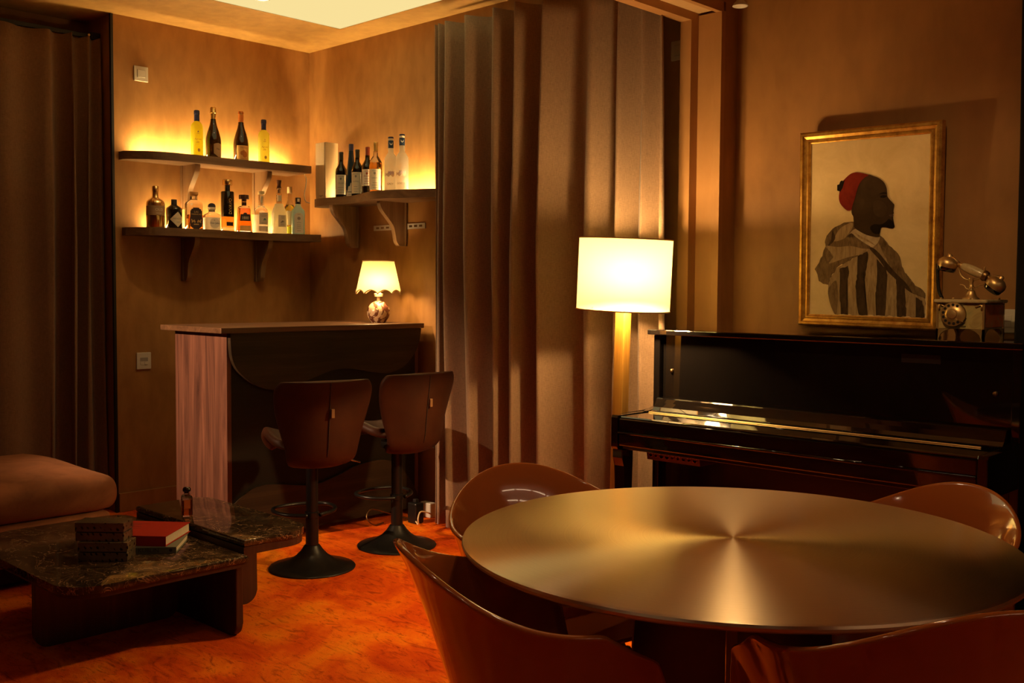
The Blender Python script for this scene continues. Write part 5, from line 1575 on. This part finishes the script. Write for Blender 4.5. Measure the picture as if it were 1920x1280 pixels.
obj('wave_print', patch(0.0366, -0.15, 0.75, 0.03, 0.09, 16, lambda u: (0.034, 0.060 + 0.022 * sin(3 * u + 1.2) + 0.008 * sin(11 * u))), P_WHITE, t)
obj('label', patch(0.0366, -0.15, 0.75, 0.004, 0.031, 10), P_WHITE, t)
scribble(t, 0.0370, -0.1, 0.016, 0.03, P_GREYINK)
bordeaux('red_wine_bottle', 'dark wine bottle with cream label between the blue and red-capped bottles', -5.065, 3.882, 0.285, 0.036, G_DARK, 1, P_GREENCAP, P_CREAM, 0.018, 0.146, 'HUMAS', -16)
bordeaux('red_wine_bottle', 'dark wine bottle with red-brown capsule behind the clear wine bottle', -4.983, 3.895, 0.294, 0.036, G_DARK, 1, P_REDCAP, P_WHITE, 0.060, 0.158, 'ROURE', -6, P_REDINK)
t = bordeaux('white_wine_bottle', 'clear wine bottle with gold capsule and cream label on the corner shelf', -4.880, 3.875, 0.312, 0.039, G_CLEAR, 1, P_GOLDCAP, P_CREAM, 0.028, 0.150, 'OREAS', -8, P_GREYINK, 1.0)
obj('wine', lathe([(0, 0.005), (0.036, 0.005), (0.036, 0.165), (0.030, 0.19), (0, 0.19)], 28), G_HONEY, t, True, 50)

def vodka(label, x, y, h, txt, turn):
    t = bottle('vodka_bottle', label, x, y, ZB, group=GB, turn=turn)
    r = 0.0375
    obj('glass', lathe([(0, 0), (r - 0.003, 0), (r, 0.004), (r, 0.190), (r * 0.95, 0.205), (r * 0.7, 0.222), (0.0165, 0.236), (0.0155, h - 0.066), (0, h - 0.066)], 28), G_FROST, t, True, 50)
    obj('neck_band', lathe([(0, h - 0.0658), (0.0166, h - 0.0658), (0.0166, h - 0.022), (0, h - 0.022)], 20), P_NAVY2, t, True, 40)
    obj('neck_emblem', patch(0.0170, 0.2, 0.5, h - 0.050, h - 0.034, 8, lambda u: (h - 0.050 + 0.006 * abs(u), h - 0.046 + 0.014 * abs(u))), P_WHITE, t)
    obj('cap_ring', lathe([(0, h - 0.0218), (0.0158, h - 0.0218), (0.0158, h - 0.010), (0, h - 0.010)], 20), P_CREAM, t, True, 40)
    obj('cap', lathe([(0, h - 0.0098), (0.0166, h - 0.0098), (0.0166, h - 0.003), (0.014, h), (0, h)], 20), P_NAVY, t, True, 40)
    text_on_cyl('lettering', txt, 0.017, P_GREYINK, t, r + 0.0007, 0, 0.052, 0.95)
    for k, (z, q, mm) in enumerate(((0.098, 0.75, nmat('sand_ink_%d' % len(txt), (0.70, 0.52, 0.36), 0.7)), (0.108, 0.45, nmat('mauve_ink_%d' % len(txt), (0.55, 0.40, 0.42), 0.7)))):
        obj('mountain_print', patch(r + 0.0006 + k * 0.0003, -0.1 + k * 0.25, q, z, z + 0.02, 14, lambda u, z=z: (z + 0.005 * sin(7 * u), z + 0.012 + 0.008 * abs(sin(5 * u)))), mm, t)
    return t
vodka('frosted white bottle with navy neck band, shorter of the pair on the corner shelf', -4.735, 3.872, 0.328, 'GREY', -6)
vodka('frosted white bottle with navy neck band, taller one next to the brown curtain', -4.655, 3.890, 0.338, 'GOOSE', -8)

# ------------------------------------------------------------------ odds and ends by the bar, fitting on the ceiling
t = thing('power_adapter', 'black box-shaped power adapter on the carpet at the end of the bar', 'adapter', (-4.33, 3.72, 0))
obj('housing', box(-0.035, 0.035, -0.03, 0.03, 0.002, 0.115, 0.006), M_BLACKSTEEL, t)
obj('plug', box(-0.012, 0.012, -0.012, 0.012, 0.1152, 0.135, 0.003), M_BLACK, t)
t = thing('extension_socket', 'small white extension socket on the floor behind the curtain edge', 'socket', (-4.40, 3.87, 0))
obj('housing', box(-0.045, 0.045, -0.022, 0.022, 0.001, 0.085, 0.006), M_WHITEPL, t)
o = obj('power_cable', tube(smooth_pts([(-4.288, 3.685, 0.02), (-4.25, 3.67, 0.012), (-4.24, 3.66, 0.05), (-4.265, 3.70, 0.075), (-4.275, 3.76, 0.06), (-4.33, 3.835, 0.03)], 7), 0.004, 6), M_CREAM, None, True)
tag(o, 'short pale looped cable beside the black power adapter', 'cable')
o = obj('bar_cable', tube(smooth_pts([(-4.44, 3.58, 0.006), (-4.42, 3.50, 0.008), (-4.435, 3.46, 0.05), (-4.45, 3.50, 0.09), (-4.46, 3.60, 0.06), (-4.45, 3.70, 0.02), (-4.40, 3.74, 0.008)], 7), 0.004, 6), M_BRASSDARK, None, True)
tag(o, 'thin brown cable looping in front of the bar base', 'cable')

t = thing('ceiling_fitting', 'small white flared fitting hanging from the ceiling by the door frame', 'spotlight', (-2.40, 3.86, CEIL))
obj('stem', lathe([(0, -0.001), (0.014, -0.001), (0.014, -0.31), (0, -0.31)], 16), M_WHITEPL, t, True, 40)
obj('flared_head', lathe([(0.014, -0.295), (0.016, -0.312), (0.030, -0.326), (0.033, -0.334), (0.029, -0.336), (0.012, -0.322), (0.0, -0.322)], 20), M_WHITEPL, t, True, 50)
obj('ceiling_plate', lathe([(0, 0.0), (0.035, 0.0), (0.035, -0.010), (0, -0.010)], 20), M_WHITEPL, t, True, 40)

# lights in the lounge ceiling, outside the view (they show as bright lines and sparks in the chairs)
for k in range(8):
    y = 1.30 + (k % 4) * 0.62
    x = 1.45 if k < 4 else 2.10
    t = thing('linear_ceiling_light', 'slim lit ceiling light to the right of the table, %s row, %s' % (('inner' if k < 4 else 'outer'), ('first', 'second', 'third', 'fourth')[k % 4]), 'ceiling light', (x, y, CEIL), group='linear ceiling lights')
    obj('housing', box(-0.03, 0.03, -0.28, 0.28, -0.05, -0.0005, 0.004), M_BLACKSTEEL, t)
    obj('diffuser', box(-0.022, 0.022, -0.27, 0.27, -0.056, -0.0505), M_LINEAR, t)
for k, (x, y) in enumerate(((-1.95, 0.75), (-1.50, -0.15), (-0.75, -2.45), (1.95, -1.10), (-1.05, 0.30))):
    t = thing('ceiling_spot', 'round ceiling spotlight of the lounge behind the dining table, %s one' % ('first', 'second', 'third', 'fourth', 'fifth')[k], 'spotlight', (x, y, CEIL - 0.006))
    obj('ring', lathe([(0.045, 0), (0.045, -0.012), (0.038, -0.014), (0.038, -0.001)], 20), M_WHITEPL, t, True)
    obj('lens', lathe([(0.0, -0.0045), (0.037, -0.004)], 20), M_SPOTGLOW, t)
